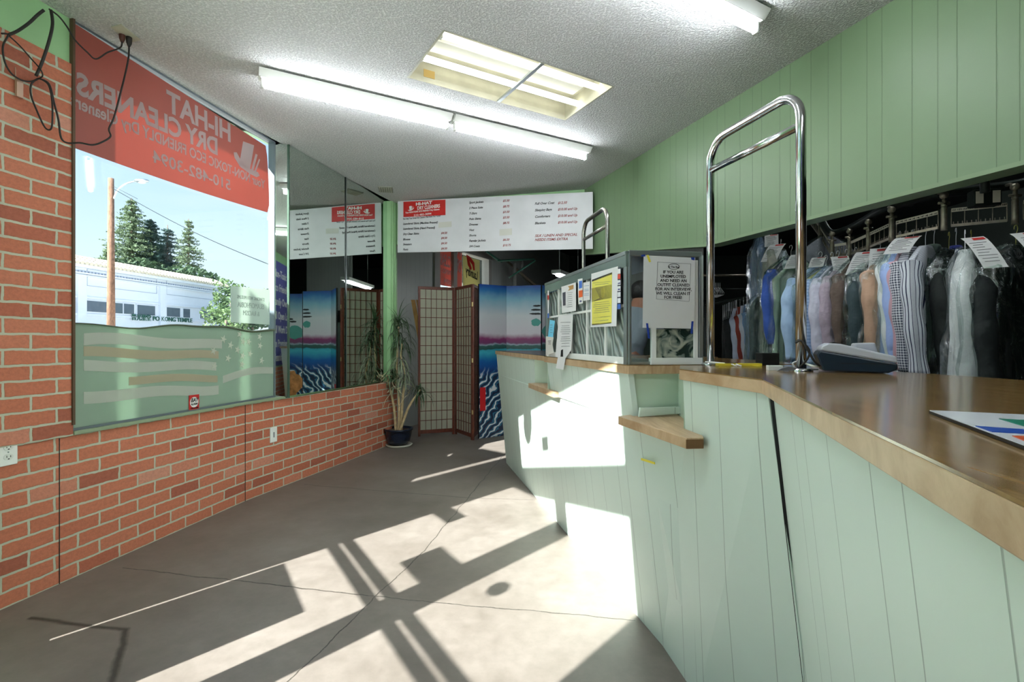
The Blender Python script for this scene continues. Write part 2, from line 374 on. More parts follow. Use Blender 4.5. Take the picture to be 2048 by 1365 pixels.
# ------------------------------------------------------------------ the setting: room shell
PA = Vector((-2.202, 2.035)); PB = Vector((-1.916, 3.588)); PC = Vector((-1.309, 5.69))
FA = frame((PA.x, PA.y), (PB-PA)); LA = (PB-PA).length
FB = frame((PB.x, PB.y), (PC-PB)); LB = (PC-PB).length
FW = frame((PA.x, PA.y), (.54, -.84))          # street-door wall behind the camera; +y is the inside
SILL = .695
qa = (Vector((-2.128, 2.417))-PA).length       # where the window opening begins
struct(obj('wall_left_brick', MB().box(FA, 0, LA, 0, .12, 0, SILL), M_BRICK))
struct(obj('wall_left_brick', MB().box(FB, 0, LB, 0, .12, 0, SILL), M_BRICK))
struct(obj('wall_left_pier', MB().box(FA, 0, qa, -.012, .12, SILL, 2.485), M_BRICK))
struct(obj('wall_left_pier_upper', MB().box(FA, 0, qa-.006, 0, .12, 2.485, CEIL), M_GREEN))
w = MB(); w.box(FA, qa-.008, qa+.004, -.02, .11, SILL+.05, CEIL); struct(obj('trim_pier', w, mat('dark_stained_edge', (92, 70, 50), .7)))
# window on the left
FM = frame((-1.763, 3.954), (-1.383+1.763, 5.556-3.954)); LM = Vector((.38, 1.602)).length
FG = frame((-2.128, 2.417), (-1.853+2.128, 3.9-2.417)); LG = Vector((.275, 1.483)).length
w = MB(); w.box(FA, qa, LA, -.02, .14, SILL, SILL+.018); w.box(FB, 0, .42, -.02, .14, SILL, SILL+.018)
struct(obj('trim_window_sill', w, mat('olive_sill_paint', (140, 156, 126), .5), bevel=.003))
win = MB(); win.box(FG, 0, LG, -.004, .05, CEIL-.012, CEIL); win.box(FG, 0, LG, -.0, .05, SILL+.018, SILL+.03); win.box(FG, LG-.004, LG+.01, -.002, .05, SILL, CEIL)
wf = struct(obj('window_1', win, mat('slate_blue_window_bead', (96, 106, 112), .5), loc=FG @ Vector((0, 0, SILL))))
struct(obj('window_pane', MB().box(FG, 0, LG, .018, .024, SILL+.03, CEIL-.02), M_GLASS, wf))
# wall behind the mirrors and end post
struct(obj('wall_left_behind_mirror', MB().box(FM, -.0, LM+.1, .05, .17, SILL, CEIL), M_GREEN))
w = MB(); w.box(FM, LM-.01, LM+.12, -.045, .1, SILL, CEIL)
w.box(FM, LM+.01, LM+.04, -.06, -.04, SILL, CEIL); w.box(FM, LM+.07, LM+.105, -.06, -.04, SILL, CEIL)
struct(obj('trim_corner_post', w, M_GREEN, bevel=.004))
w = MB(); FE = frame((PC.x, PC.y), (1, 0)); w.box(FE, -.14, -.02, 0, .1, SILL, 2.1); struct(obj('trim_corner_post_back', w, M_GREEN))
# street-door wall behind the camera
w = MB()
w.box(FW, -.1, .40, -.12, 0, 0, CEIL); w.box(FW, .40, 2.10, -.12, 0, 0, .2); w.box(FW, .40, 2.10, -.08, 0, 2.0, 2.16); w.box(FW, .4, 2.10, -.12, 0, 2.60, CEIL)
w.box(FW, 2.10, 6.4, -.12, 0, .7, CEIL); struct(obj('wall_front', w, M_GREEN))
struct(obj('wall_front_brick', MB().box(FW, 2.10, 6.4, -.12, .01, 0, .7), M_BRICK))
w = MB(); w.box(FW, 1.15, 1.33, -.07, -.01, .2, 2.0); w.box(FW, .4, 2.07, -.045, -.02, .965, .998); w.box(FW, .4, 2.07, -.045, -.02, 1.025, 1.058)
door = struct(obj('door_1', w, M_ALU, loc=FW @ Vector((1.2, 0, 0))))
struct(obj('door_pane', MB().box(FW, .4, 2.10, -.05, -.045, .2, 2.6), M_GLASS, door))
# signs on the door glass (they throw the square shadows on the floor)
def doorsign(name, label, x0, x1, z0, z1, m):
    return tag(obj(name, MB().box(FW, x0, x1, -.043, -.04, z0, z1), m), label, 'sign')
doorsign('notice_poster', 'large white poster stuck low on the street door side glass', .425, .975, .2, .81, M_PAPER)
doorsign('notice_poster', 'rectangular notice taped at mid height on the street door', .88, 1.15, 1.15, 1.33, M_PAPER)
doorsign('notice_poster', 'small wide notice near the hinge side of the door glass', .40, .63, 1.45, 1.56, M_PAPER)
doorsign('notice_poster', 'small square card high in the transom glass', .99, 1.12, 2.27, 2.37, M_PAPER)
lc = FW @ Vector((.64, .06, 2.30)); w = MB(); w.lathe(lc, [(0, 0), (.06, .005), (.105, .07), (.115, .13), (.08, .2), (.045, .25), (.05, .32), (0, .32)], 24)
t = thing('hanging_lantern', 'dark pear shaped ornament hanging inside the door transom', 'ornament', lc); obj('lantern_body', w, M_DARK, t); obj('string', MB().tube([lc+Vector((0, 0, .32)), Vector((lc.x, lc.y, CEIL))], .002, 6), M_BLK, t)
w = MB(); w.extr(FW, [(1.47+.05*math.cos(math.pi/8+k*math.pi/4), 1.345+.05*math.sin(math.pi/8+k*math.pi/4)) for k in range(8)], -.043, -.04)
tag(obj('hours_sticker', w, M_PAPER), 'small octagonal sticker on the street door pane', 'sticker')
# purple street sign panel seen in the narrow mirror (reads correctly only by reflection)
M_PURP = mat('violet_sign_vinyl', (92, 92, 158), .5)
ps = thing('purple_window_sign', 'tall purple window sign with white service list, seen reflected in narrow mirror', 'sign', FW @ Vector((3.85, .01, .75)))
obj('sign_panel', MB().box(FW, 3.1, 4.7, .002, .008, .72, 2.55), M_PURP, ps)
for i, t in enumerate(('Non-Toxic', 'Eco Friendly', 'Family Owned', 'All Open Late', 'All Work Done', 'on Premises', 'Cleaning')):
    w = MB(); w.text(FW, t, 3.55 if i < 6 else 3.5, 2.27-i*.245, .19, y=.012, bold=.003); obj('sign_line', w, M_WHITE, ps)
# floor and ceilings
struct(obj('floor', MB().prism([(-2.42, 2.2), (-2.2, 1.8), (1.1, -3.4), (7, -3.4), (7, 13), (-2.6, 13), (-2.1, 6), (-1.6, 5.6), (-2.05, 3.6)], -.1, 0), M_FLOOR))
TRO = [px(890, 62, 2.508), px(1225, 173, 3.054), px(1130, 240, 3.516), px(818, 155, 2.95)]
def so(y): return 2.54-.35*y
hole = [(p.x, p.y) for p in TRO]
outer = [(-2.33, 2.2), (-2.2, 1.8), (1.1, -3.2), (so(-3.2)+.02, -3.2), (so(5.1)+.02, 5.12), (-1.28, 5.66), (-1.36, 5.72), (-2.0, 3.6)]
w = MB(); bm = w.bm
def edge_loop(pts, z):
    vs = [bm.verts.new((x, y, z)) for x, y in pts]; return vs, [bm.edges.new((vs[i], vs[(i+1) % len(vs)])) for i in range(len(vs))]
for z in (CEIL, CEIL+.13):
    a, ea = edge_loop(outer, z); b, eb = edge_loop(hole, z)
    bmesh.ops.triangle_fill(bm, edges=ea+eb, use_beauty=True)
    if z == CEIL: lo = b
for i in range(4): pass
struct(obj('ceiling', w, M_CEIL, loc=(0, 0, CEIL)))
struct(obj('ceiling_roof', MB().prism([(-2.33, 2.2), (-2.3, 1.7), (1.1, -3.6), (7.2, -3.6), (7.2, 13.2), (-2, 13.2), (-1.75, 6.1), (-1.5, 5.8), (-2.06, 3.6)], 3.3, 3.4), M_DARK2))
struct(obj('ceiling_eave', MB().box(FA, -.1, LA+.3, .12, .235, 2.74, 3.3), M_WHITE))
struct(obj('wall_left_upper', MB().box(FA, -.1, LA+.1, .0, .12, CEIL+.0, 3.3).box(FB, 0, LB, .0, .12, CEIL, 3.3).box(FW, -.1, 6.4, -.12, 0, CEIL, 3.3), M_GREEN))
# soffit
def ys(y0): return [(y, so(y)) for y in (y0,)]
w = MB(); pl = [(5.13, 2.04), (3.437, 1.805), (-3.2, 1.805)]
for i in range(2):
    (ya, za), (yb, zb) = pl[i], pl[i+1]
    t = .09
    w.hexa([(so(ya), ya, za), (so(yb), yb, zb), (so(yb)+t, yb, zb), (so(ya)+t, ya, za), (so(ya), ya, 3.3), (so(yb), yb, 3.3), (so(yb)+t, yb, 3.3), (so(ya)+t, ya, 3.3)])
struct(obj('wall_soffit', w, M_SOFF))
w = MB()
for i in range(2):
    (ya, za), (yb, zb) = pl[i], pl[i+1]
    w.hexa([(so(ya)-.012, ya, za-.006), (so(yb)-.012, yb, zb-.006), (so(yb)+.1, yb, zb-.006), (so(ya)+.1, ya, za-.006), (so(ya)-.012, ya, za+.012), (so(yb)-.012, yb, zb+.012), (so(yb)+.1, yb, zb+.012), (so(ya)+.1, ya, za+.012)])
struct(obj('trim_soffit', w, mat('sage_trim_paint', (126, 150, 114), .5)))
FH = frame((-1.30, 5.645), (.78+1.30, 5.12-5.645)); struct(obj('wall_header', MB().box(FH, -.05, 2.16, 0, .09, 2.24, 3.3), M_GREEN))
struct(obj('wall_return', MB().prism([(-1.40, 5.60), (-1.36, 5.72), (-2.0, 5.95), (-2.05, 5.83)], 0, 3.3), M_GREEN))
# back room walls
D2 = (.433, .902)
FBK = frame((-1.49-.48*.35, 6.15), (.48, 1))
wx = [hit(FBK, 868, 500)[0], hit(FBK, 976, 520)[0]]
w = MB(); w.box(FBK, -.45, wx[0], 0, .12, 0, 3.3); w.box(FBK, wx[1], 7.2, 0, .12, 0, 3.3); w.box(FBK, wx[0], wx[1], 0, .12, 2.58, 3.3); w.box(FBK, wx[0], wx[1], 0, .12, 0, .8)
struct(obj('wall_back_left', w, M_GWALL))
w = MB(); w.box(FBK, wx[0]-.02, wx[0]+.12, -.03, .1, .8, 2.6); w.box(FBK, wx[1]-.04, wx[1]+.06, -.04, .1, .8, 2.66); w.box(FBK, wx[0], wx[1]+.06, -.05, .1, 2.56, 2.68)
mxx = hit(FBK, 909, 530)[0]; w.box(FBK, mxx-.05, mxx+.05, -.02, .09, .8, 2.58)
w2 = struct(obj('window_2', w, mat('taupe_window_frame', (150, 146, 138), .5)))
struct(obj('window_pane', MB().box(FBK, wx[0], wx[1], .05, .056, .8, 2.58), M_GLASS, w2))
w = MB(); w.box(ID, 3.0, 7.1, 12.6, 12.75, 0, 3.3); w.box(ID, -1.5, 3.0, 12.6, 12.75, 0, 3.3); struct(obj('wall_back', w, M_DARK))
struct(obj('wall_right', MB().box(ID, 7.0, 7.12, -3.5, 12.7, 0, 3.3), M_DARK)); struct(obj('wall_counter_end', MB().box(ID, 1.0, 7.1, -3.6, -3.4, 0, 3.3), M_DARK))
# unseen sun blocker added outside the lower window; its gaps shape two streaks
w = MB(); FS = frame((0, 0), (.746, -.666))
for a, b in ((-3.33, -3.17), (-3.80, -3.385), (-7.5, -3.85)): w.box(FS, a, b, -1.4, -1.3, 0, 3.3)
struct(obj('sun_blocker_outside', w, M_WHITE))
struct(obj('ground_street', MB().prism([(-90, -40), (60, -40), (60, 120), (-90, 120)], -.16, -.12), mat('pale_bounce_paving', (208, 205, 198), .9)))  # street ground made pale so it bounces sunlight up to the ceiling

# ------------------------------------------------------------------ mirrors
w = MB(); mr = thing('mirror', 'large left mirror panel showing reversed price board and painted screen', 'mirror', FM @ Vector((.3, 0, .715)))
x69 = hit(FM, 690, 500)[0]; x575 = 0
obj('mirror_glass', MB().box(FM, .0, x69, 0, .012, .715, CEIL-.004), M_MIRR, mr)
obj('edge_strip', MB().box(FM, x69, x69+.012, -.004, .014, .715, CEIL-.004), mat('dark_green_glass_edge', (20, 34, 28), .2), mr)
mr = thing('mirror', 'narrower right mirror panel beside the green corner post', 'mirror', FM @ Vector((1.1, 0, .715)))
obj('mirror_glass', MB().box(FM, x69+.014, LM-.012, 0, .012, .715, CEIL-.004), M_MIRR, mr)
obj('edge_strip', MB().box(FM, x69+.014, x69+.024, -.004, .0, .715, CEIL-.004), M_ALU, mr)
FR = frame((-1.853, 3.918), (-1.763+1.853, 3.954-3.918))
LR = .095
tag(obj('narrow_mirror', MB().box(FR, 0, LR, 0, .01, .71, CEIL-.004), M_MIRR), 'narrow mirror strip between window and large mirror, reflecting the purple sign', 'mirror')
w = MB(); w.box(FM, -.008, .004, -.004, .06, .70, CEIL-.003); tag(obj('mirror_edge_strip', w, mat('green_glass_edge', (70, 92, 78), .25)), 'thin green edge strip standing between narrow mirror and large mirror', 'trim')

# ------------------------------------------------------------------ window dressing on the left
def film_mat(name, col, t=.5): return mat(name, col, .55, trans=t, var=.03)
M_FLAG = film_mat('faded_green_window_film', (172, 190, 172)); M_STRIPE = film_mat('faded_pale_stripe_film', (226, 228, 218)); M_STAR = film_mat('faded_star_film', (236, 238, 226)); M_STRR = film_mat('faded_rose_stripe_film', (216, 204, 178))
FF = frame((-2.128, 2.417), (-1.853+2.128, 3.9-2.417))
fl = thing('flag_film', 'faded green window film with pale stars and wavy stripes covering lower pane', 'window film', FF @ Vector((.75, 0, SILL+.04)))
w = MB(); top = []
K = 30
for i in range(K+1):
    x = LG*i/K; zt = hit(FF, 118+(547-118)*0, 643)[1] if i == 0 else None
def film_top(x):
    t = x/LG; return 1.24-.012*math.sin(t*9)+.006*math.sin(t*21)
pol = [(0, SILL+.03)]+[(LG, SILL+.03)]+[(LG*(K-i)/K, film_top(LG*(K-i)/K)) for i in range(K+1)]
w.extr(FF, pol, .006, .010); obj('film_sheet', w, M_FLAG, fl)
w = MB(); w.tube([FF @ Vector((LG*i/K, .0, film_top(LG*i/K)-.004)) for i in range(K+1)], [.003+.006*(i/K) for i in range(K+1)], 8); obj('curled_edge', w, mat('olive_curled_film_edge', (82, 92, 70), .5), fl)
def wave_band(x0, x1, z0, th, ph, m, nm='stripe'):
    w = MB(); a = []; b = []
    for i in range(25):
        x = x0+(x1-x0)*i/24; t = x/LG; c = z0+.026*math.sin(5.2*t+ph)+.014*math.sin(11*t+ph*2)
        a.append((x, c+th/2)); b.append((x, c-th/2))
    w.extr(FF, a+b[::-1], .004, .0062); obj(nm, w, m, fl)
for z0, th, x1, ph in ((1.13, .06, .98, .4), (1.0, .055, .93, 1.2), (.86, .06, .95, 2.0), (.90, .05, LG, 2.6)):
    wave_band(.06 if x1 < LG else .98, x1-.01, z0, th, ph, M_STRIPE)
wave_band(.06, .94, 1.065, .05, .8, M_STRR); wave_band(.3, .93, .93, .045, 1.6, M_STRR)
def star(F, x, z, r, y0, y1, w, rot=.3):
    w.extr(F, [(x+(r if k % 2 == 0 else r*.36)*math.sin(rot+k*math.pi/5), z+(r if k % 2 == 0 else r*.36)*math.cos(rot+k*math.pi/5)) for k in range(10)], y0, y1)
for u, v in ((448,679),(462,691),(480,669),(487,684),(498,684),(521,692),(428,702),(476,700),(457,717),(501,708),(524,722),(429,733),(485,729),(520,674),(486,712)):
    a, b = hit(FF, u, v); w = MB(); star(FF, a, b, .03, .002, .0044, w); obj('star', w, M_STAR, fl)
# banner
def hat(w, F, x, z, s, y, mir=1):
    """top hat outline: crown and curved brim"""
    c = [(-.30,-.05),(-.42,.75),(-.10,.86),(.26,.80),(.22,.05)]
    w.extr(F, [(x+mir*a*s, z+b*s) for a, b in c], y, y+.0012)
    br = [(-.75,.02),(-.62,-.14),(-.2,-.24),(.3,-.12),(.72,.22),(.82,.44),(.62,.34),(.25,.04),(-.15,-.06),(-.5,0)]
    w.extr(F, [(x+mir*a*s, z+b*s) for a, b in br], y-.0006, y+.0006)
    w.extr(F, [(x+mir*a*s, z+b*s) for a, b in [(.32,.05),(.5,.75),(.56,.72),(.42,.12)]], y, y+.0012)
M_BANR = film_mat('red_banner_vinyl', (188, 118, 106), .55); M_BANW = film_mat('white_banner_lettering', (206, 192, 190), .5)
bn = thing('red_banner', 'red vinyl banner with mirrored dry cleaner lettering hung across window top', 'banner', FF @ Vector((.75, 0, 2.1)))
w = MB(); tl = [0, 2.69]; pol = []
bx1 = hit(FF, 533, 300)[0]; zb0 = hit(FF, 121, 287)[1]; zb1 = hit(FF, 538, 427)[1]
def bedge(t): return bx1-.01+.03*math.sin(t*math.pi*.55)
for i in range(13): pol.append((bx1*i/12, zb0+(zb1-zb0)*i/12-.012*math.sin(i/12*math.pi)))
for i in range(1, 8): t = i/8; pol.append((bedge(1-t), zb1+(2.62-zb1)*t))
pol += [(bx1-.02, 2.63), (0, 2.69)]
w.extr(FF, pol, -.008, -.005); obj('banner_sheet', w, M_BANR, bn)
w = MB()
def bt(nm, t, ul, vl, ur, vr, size, bold):
    """mirrored line of lettering between two photo points (reads from the right end)"""
    a, b = hit(FF, ul, vl); c, d = hit(FF, ur, vr); w = MB()
    w.text(FF, t, c, d, size, y=-.0085, mirror=True, fit=math.hypot(c-a, d-b), rot=-math.atan2(d-b, c-a)*-1 if False else math.atan2(b-d, c-a), bold=bold)
    obj(nm, w, M_BANW, bn)
bt('shop_name_line', 'HI-HAT', 331, 221, 459, 284, .172, .005); bt('shop_name_line', 'DRY CLEANERS', 150, 186, 433, 310, .148, .005)
bt('slogan_line', 'Your NON-TOXIC ECO FRIENDLY Dry Cleaners', 138, 211, 528, 378, .088, .0018); bt('phone_line', '510-482-3094', 303, 324, 459, 381, .098, .0012)
w = MB()
for P_ in ([(484,283),(506,291),(498,338),(476,332)], [(509,308),(513,310),(504,343),(500,341)], [(516,318),(518,320),(509,346),(506,344)], [(465,305),(471,305),(481,324),(498,338),(514,345),(517,352),(511,355),(496,347),(478,334),(467,316)]): w.extr(FF, [hit(FF, *q) for q in P_], -.0095, -.0083)
obj('hat_emblem', w, M_BANW, bn)
# small notice sign
sg = thing('window_notice', 'small translucent white notice with mirrored lettering taped to window glass', 'sign', FF @ Vector((1.2, 0, 1.25)))
x0, z1 = hit(FF, 464, 572); x1, z0 = hit(FF, 541, 650); zt = hit(FF, 541, 580)[1]; zb = hit(FF, 466, 645)[1]
M_SGN = film_mat('translucent_notice_sheet', (206, 216, 206), .6)
w = MB(); w.extr(FF, [(x0, zb), (x1, z0), (x1, zt), (x0, z1)], .008, .012); obj('sheet', w, M_SGN, sg)
cx = (x0+x1)/2; M_NPR = mat('grey_notice_print', (160, 172, 164), .6)
for t, zz, sz, sx_ in (('STANDING WITH MUSLIMS', z0+.175, .036, .66), ('ISLAMOPHOBIA', z0+.115, .055, .72), ('& RACISM', z0+.06, .05, .8)):
    w = MB(); w.text(FF, t, cx, zz, sz, y=.007, align='CENTER', mirror=True, sx=sx_); obj('lettering', w, M_NPR, sg)
w = MB(); w.text(FF, 'AGAINST', x1-.012, z0+.1, .018, y=.007, align='LEFT', mirror=True, rot=math.pi/2); obj('lettering', w, M_NPR, sg)
# alarm sticker
a, b = hit(FF, 378, 821); c, d = hit(FF, 398, 789)
st = thing('alarm_sticker', 'small red and white alarm company sticker at bottom of window film', 'sticker', FF @ Vector((a, 0, b)))
obj('sticker_base', MB().box(FF, a, c, -.001, .002, b, d), M_RED, st)
w = MB(); cx, cz, rr = (a+c)/2, (b+d)/2, (c-a)*.42
w.extr(FF, [(cx+rr*math.cos(k*math.pi/12), cz+rr*math.sin(k*math.pi/12)) for k in range(24)], -.0015, -.0005); obj('round_emblem', w, M_WHITE, st)
for t, zz, sz, sh_, bo in (('BAY', cz+.002, .034, .3, .0008), ('ALARM', cz-.018, .018, 0, .0004), ('1-800-610-1000', b+.005, .011, 0, 0)):
    w = MB(); w.text(FF, t, cx, zz, sz, y=-.002, align='CENTER', bold=bo, shear=sh_, sx=.88); obj('lettering', w, M_BLK, st)

# outlets
def outlet(F, x, z, label, duplex, yo=0):
    t = thing('wall_outlet', label, 'outlet', F @ Vector((x, yo, z)))
    obj('cover_plate', MB().box(F, x-.036, x+.036, yo-.008, yo, z-.058, z+.058), M_WHITE, t, bevel=.003)
    if duplex:
        for s in (-.021, .021):
            w = MB(); w.extr(F, [(x+.018*math.cos(k*math.pi/10), z+s+.014*math.sin(k*math.pi/10)) for k in range(20)], yo-.0105, yo-.008); r = obj('receptacle', w, M_WFIX, t)
            w = MB(); w.box(F, x-.008, x-.006, yo-.0115, yo-.0103, z+s-.002, z+s+.007); w.box(F, x+.006, x+.008, yo-.0115, yo-.0103, z+s-.002, z+s+.006); w.box(F, x-.003, x+.003, yo-.0115, yo-.0103, z+s-.010, z+s-.006); obj('slot', w, M_BLK, r)
        w = MB(); w.ball(F @ Vector((x, yo-.009, z)), .003); obj('screw', w, M_ALU, t)
    else:
        w = MB(); w.box(F, x-.004, x+.004, yo-.0105, yo-.008, z-.02, z+.02); obj('slot', w, M_GREYPR, t)
a, b = hit(FA, 18, 905, -.012); outlet(FA, a, b, 'white duplex electrical outlet on brick pier at left edge', True, -.012 if b > SILL else 0)
a, b = hit(FB, 546, 870); outlet(FB, a, b, 'narrow white wall plate low on the brick wall below the mirror', False)
# brick panel joints
w = MB(); w.box(FA, qa-.055, qa-.053, -.003, .001, 0, SILL-.005); struct(obj('trim_joint', w, M_BLK))
w = MB(); w.box(FB, -.001, .001, -.004, .001, 0, SILL-.005); struct(obj('trim_joint', w, M_BLK))

# ------------------------------------------------------------------ ceiling outlet and cords
co = thing('ceiling_outlet', 'dirty square ceiling outlet plate near the window top', 'outlet', (px(245, 65, 2.53).x, 2.53, CEIL-.006))
q = [px(222, 57, 2.47), px(243, 53, 2.45), px(281, 79, 2.575), px(258, 82, 2.6)]
w = MB(); w.prism([(p.x, p.y) for p in q], CEIL-.006, CEIL-.0005); obj('cover_plate', w, M_CREAM, co)
def cord(name, label, pts, r=.004, group=None, mat_=None):
    P = [px(p[0], p[1], min(p[2], .985*2.576/(.184+(1024-p[0])/1000))) for p in pts]; out = []
    for i in range(len(P)-1):
        p0, p1, p2, p3 = P[max(i-1,0)], P[i], P[i+1], P[min(i+2, len(P)-1)]
        for k in range(6):
            t = k/6; out.append(.5*((2*p1)+(p2-p0)*t+(2*p0-5*p1+4*p2-p3)*t*t+(3*p1-p0-3*p2+p3)*t**3))
    out.append(P[-1]); return out
def cord_obj(label, pts, r=.004, plug=None, sheath=None):
    t = thing('extension_cord', label, 'cord', px(*pts[0])+Vector((0, 0, -.1)))
    obj('cable', MB().tube(cord(None, None, pts), r, 8), M_CORD, t)
    if plug:
        c = px(*plug); w = MB(); w.tube([c+Vector((0, 0, .012)), c, c-Vector((0, 0, .022)), c-Vector((0, 0, .04))], [.013, .014, .012, .005], 10); obj('plug', w, M_CORD if plug[0] > 250 else mat('brown_plug', (80, 38, 26), .5), t)
    if sheath: obj('thick_sheath', MB().tube(cord(None, None, sheath), .006, 8), M_CORD, t)
cord_obj('brown cord looping from left plug in ceiling outlet to the green panel', [(244,80,2.53),(243,92,2.52),(235,98,2.5),(215,105,2.47),(192,118,2.45),(175,105,2.42),(150,80,2.38),(135,55,2.34),(118,33,2.3),(98,18,2.26)], .0035, (244,70,2.53))
cord_obj('long black cord hanging from right ceiling plug down across the red banner', [(258,88,2.55),(257,115,2.54),(250,150,2.52),(240,190,2.48),(228,235,2.45),(218,258,2.43),(221,273,2.42),(205,284,2.4),(185,290,2.38),(160,286,2.36),(135,286,2.34),(122,275,2.31),(117,240,2.3),(108,205,2.28),(98,168,2.27),(78,157,2.25)], .004, (258,78,2.55))
cord_obj('black cord coiled in a loop hanging from a knot on the brick pier', [(76,157,2.25),(63,168,2.25),(62,190,2.26),(74,222,2.26),(90,255,2.26),(102,258,2.26),(105,235,2.26),(104,200,2.27),(97,170,2.27),(80,157,2.26)], .0035, sheath=[(102,20,2.24),(105,48,2.24),(98,82,2.23),(84,125,2.22),(72,152,2.21)])
cord_obj('thin black cord bowing left over brick pier then back to the knot', [(3,67,2.16),(16,70,2.17),(6,92,2.17),(9,122,2.18),(22,146,2.19),(42,160,2.2),(62,163,2.22),(78,157,2.24)], .0035, sheath=[(16,70,2.17),(35,62,2.19),(58,46,2.2),(75,30,2.22),(88,20,2.23)])
cord_obj('thin slanting black cord from upper left down to the knot', [(17,71,2.17),(38,90,2.18),(62,117,2.2),(81,139,2.21),(85,152,2.22),(76,158,2.23)], .0028)
hk = px(36, 172, 2.185); w = MB(); w.box(frame((hk.x, hk.y, hk.z), (.184, 1)), -.012, .012, -.012, 0, -.05, .03); w.tube([hk+Vector((.0,-.01,.03)), hk+Vector((0,-.012,.075))], .002, 6)
tag(obj('adhesive_hook', w, mat('frosted_clear_plastic', (196, 160, 140), .25)), 'small clear plastic hook stuck on the brick pier', 'hook')

# ------------------------------------------------------------------ ceiling lights
def strip_light(p0, p1, label, drop=0, nt=1, group='ceiling strip lights'):
    p0 = Vector(p0); p1 = Vector(p1); d = (p1-p0); Ln = d.length; F = frame(p0, d)
    t = thing('strip_light', label, 'ceiling light', (p0+p1)/2, group)
    w = MB(); w.box(F, 0, Ln, -.035, .035, -.045, 0); w.extr(F.copy() @ Matrix.Rotation(0, 4, 'X'), [(0, 0), (0, 0.0001), (Ln, .0001), (Ln, 0)], 0, .0001) if False else None
    obj('housing', w, M_WFIX, t, bevel=.003)
    w = MB()
    for s in (-1, 1):   # sloping reflector wings
        a = [F @ Vector(p) for p in ((0, s*.035, -.044), (Ln, s*.035, -.044), (Ln, s*.066, -.010), (0, s*.066, -.010))]
        b = [p+Vector((0, 0, -.003)) for p in a]; w.hexa(b+a)
    w.box(F, .01, Ln-.01, -.033, .033, -.049, -.045); obj('reflector', w, M_WHITE, t)
    obj('tube', MB().tube([F @ Vector((.03, 0, -.079)), F @ Vector((Ln-.03, 0, -.079))], .0175, 14), M_TUBE, t)
    for x in (.012, Ln-.026):
        obj('lamp_holder', MB().box(F, x, x+.014, -.014, .014, -.1, -.045), M_WFIX, t, bevel=.003)
    return t
s0 = px(517, 140, 2.868); s1 = px(1175, 298, 4.036); s0.z = s1.z = CEIL; mid = (s0+s1)*.5; dd = (s1-s0).normalized()
strip_light(s0, mid-dd*.01, 'long white fluorescent strip on ceiling, the one nearer the window')
strip_light(mid+dd*.01, s1, 'long white fluorescent strip on ceiling, the one nearer the price board')
e1 = px(1516, 30, 2.38); e1.z = CEIL
strip_light(e1-dd*1.2, e1, 'fluorescent strip light cut off by the top edge of the view')
strip_light(Vector((-.95, .75, CEIL)), Vector((-.95, .75, CEIL))+dd*1.2, 'fluorescent strip light above the viewer near the street door')
strip_light(Vector((.1, -.8, CEIL)), Vector((.1, -.8, CEIL))+dd*1.2, 'fluorescent strip light behind the viewer above the counter end')
# recessed troffer
FT = frame((TRO[3].x, TRO[3].y, CEIL), (TRO[2].x-TRO[3].x, TRO[2].y-TRO[3].y)); Fi = FT.inverted()
qz = [Fi @ Vector((p.x, p.y, CEIL)) for p in TRO]; TL = max(q_.x for q_ in qz); TWd = min(q_.y for q_ in qz)
tr = thing('recessed_light', 'open recessed ceiling light with two bare tubes and a cross bar', 'ceiling light', FT @ Vector((TL/2, TWd/2, .1)))
w = MB(); H = [FT @ q_ for q_ in qz]; ce = sum(H, Vector())/4
t_ = [Vector((p.x, p.y, CEIL+.002)) for p in H]; tt = [Vector((ce.x+(p.x-ce.x)*1.0, ce.y+(p.y-ce.y)*1.0, CEIL+.115)) for p in H]
def outw(p, k, z): return Vector((ce.x+(p.x-ce.x)*k, ce.y+(p.y-ce.y)*k, z))
for i in range(4):
    a, b = H[i], H[(i+1) % 4]; w.hexa([outw(a, 1, CEIL-.001), outw(b, 1, CEIL-.001), outw(b, 1.02, CEIL-.001), outw(a, 1.02, CEIL-.001), outw(a, 1, CEIL+.12), outw(b, 1, CEIL+.12), outw(b, 1.02, CEIL+.12), outw(a, 1.02, CEIL+.12)])
w.hexa([outw(p, 1.02, CEIL+.115) for p in H]+[outw(p, 1.02, CEIL+.125) for p in H]); obj('light_box', w, M_CREAM, tr)
w = MB(); w.box(FT, .05, TL-.08, TWd*.38, TWd*.60, .07, .114); obj('ballast_cover', w, M_WFIX, tr, bevel=.006)
def pz(u, v, z): return px(u, v, (z-CH)*1000/(682.5-v))
for (a, b) in (((884, 70), (1202, 178)), ((846, 115), (1160, 209))):
    A, B = pz(*a, CEIL+.035), pz(*b, CEIL+.035); dn_ = (B-A).normalized(); obj('tube', MB().tube([A, B], .0175, 14), M_TUBE2, tr)
    FTB = frame(A, dn_); ln_ = (B-A).length
    for x in (-.012, ln_): obj('lamp_holder', MB().box(FTB, x, x+.012, -.013, .013, -.02, .078), M_WFIX, tr)
w = MB(); w.box(FT, TL*.52, TL*.52+.022, -.0, TWd-.0, -.004, .008); obj('cross_bar', w, M_ALU, tr)
obj('rating_label', MB().box(FT, .09, .16, -.003, -.001, .03, .075), mat('tan_label', (190, 160, 96), .6), tr)
# small vent
a = px(738, 382, 5.1); w = MB(); w.box(frame((-1.36, 5.1, CEIL), (1, .2)), -.0, .14, -.09, .09, -.01, 0)
t = thing('ceiling_vent', 'small dull ceiling vent close to the mirror corner', 'vent', (-1.3, 5.1, CEIL-.01)); obj('grille', w, mat('tarnished_vent', (140, 140, 128), .6), t)
w = MB()
for i in range(6): w.box(frame((-1.36, 5.1, CEIL), (1, .2)), .008+i*.022, .018+i*.022, -.08, .08, -.014, -.01)
obj('louvre', w, M_CREAM, t)

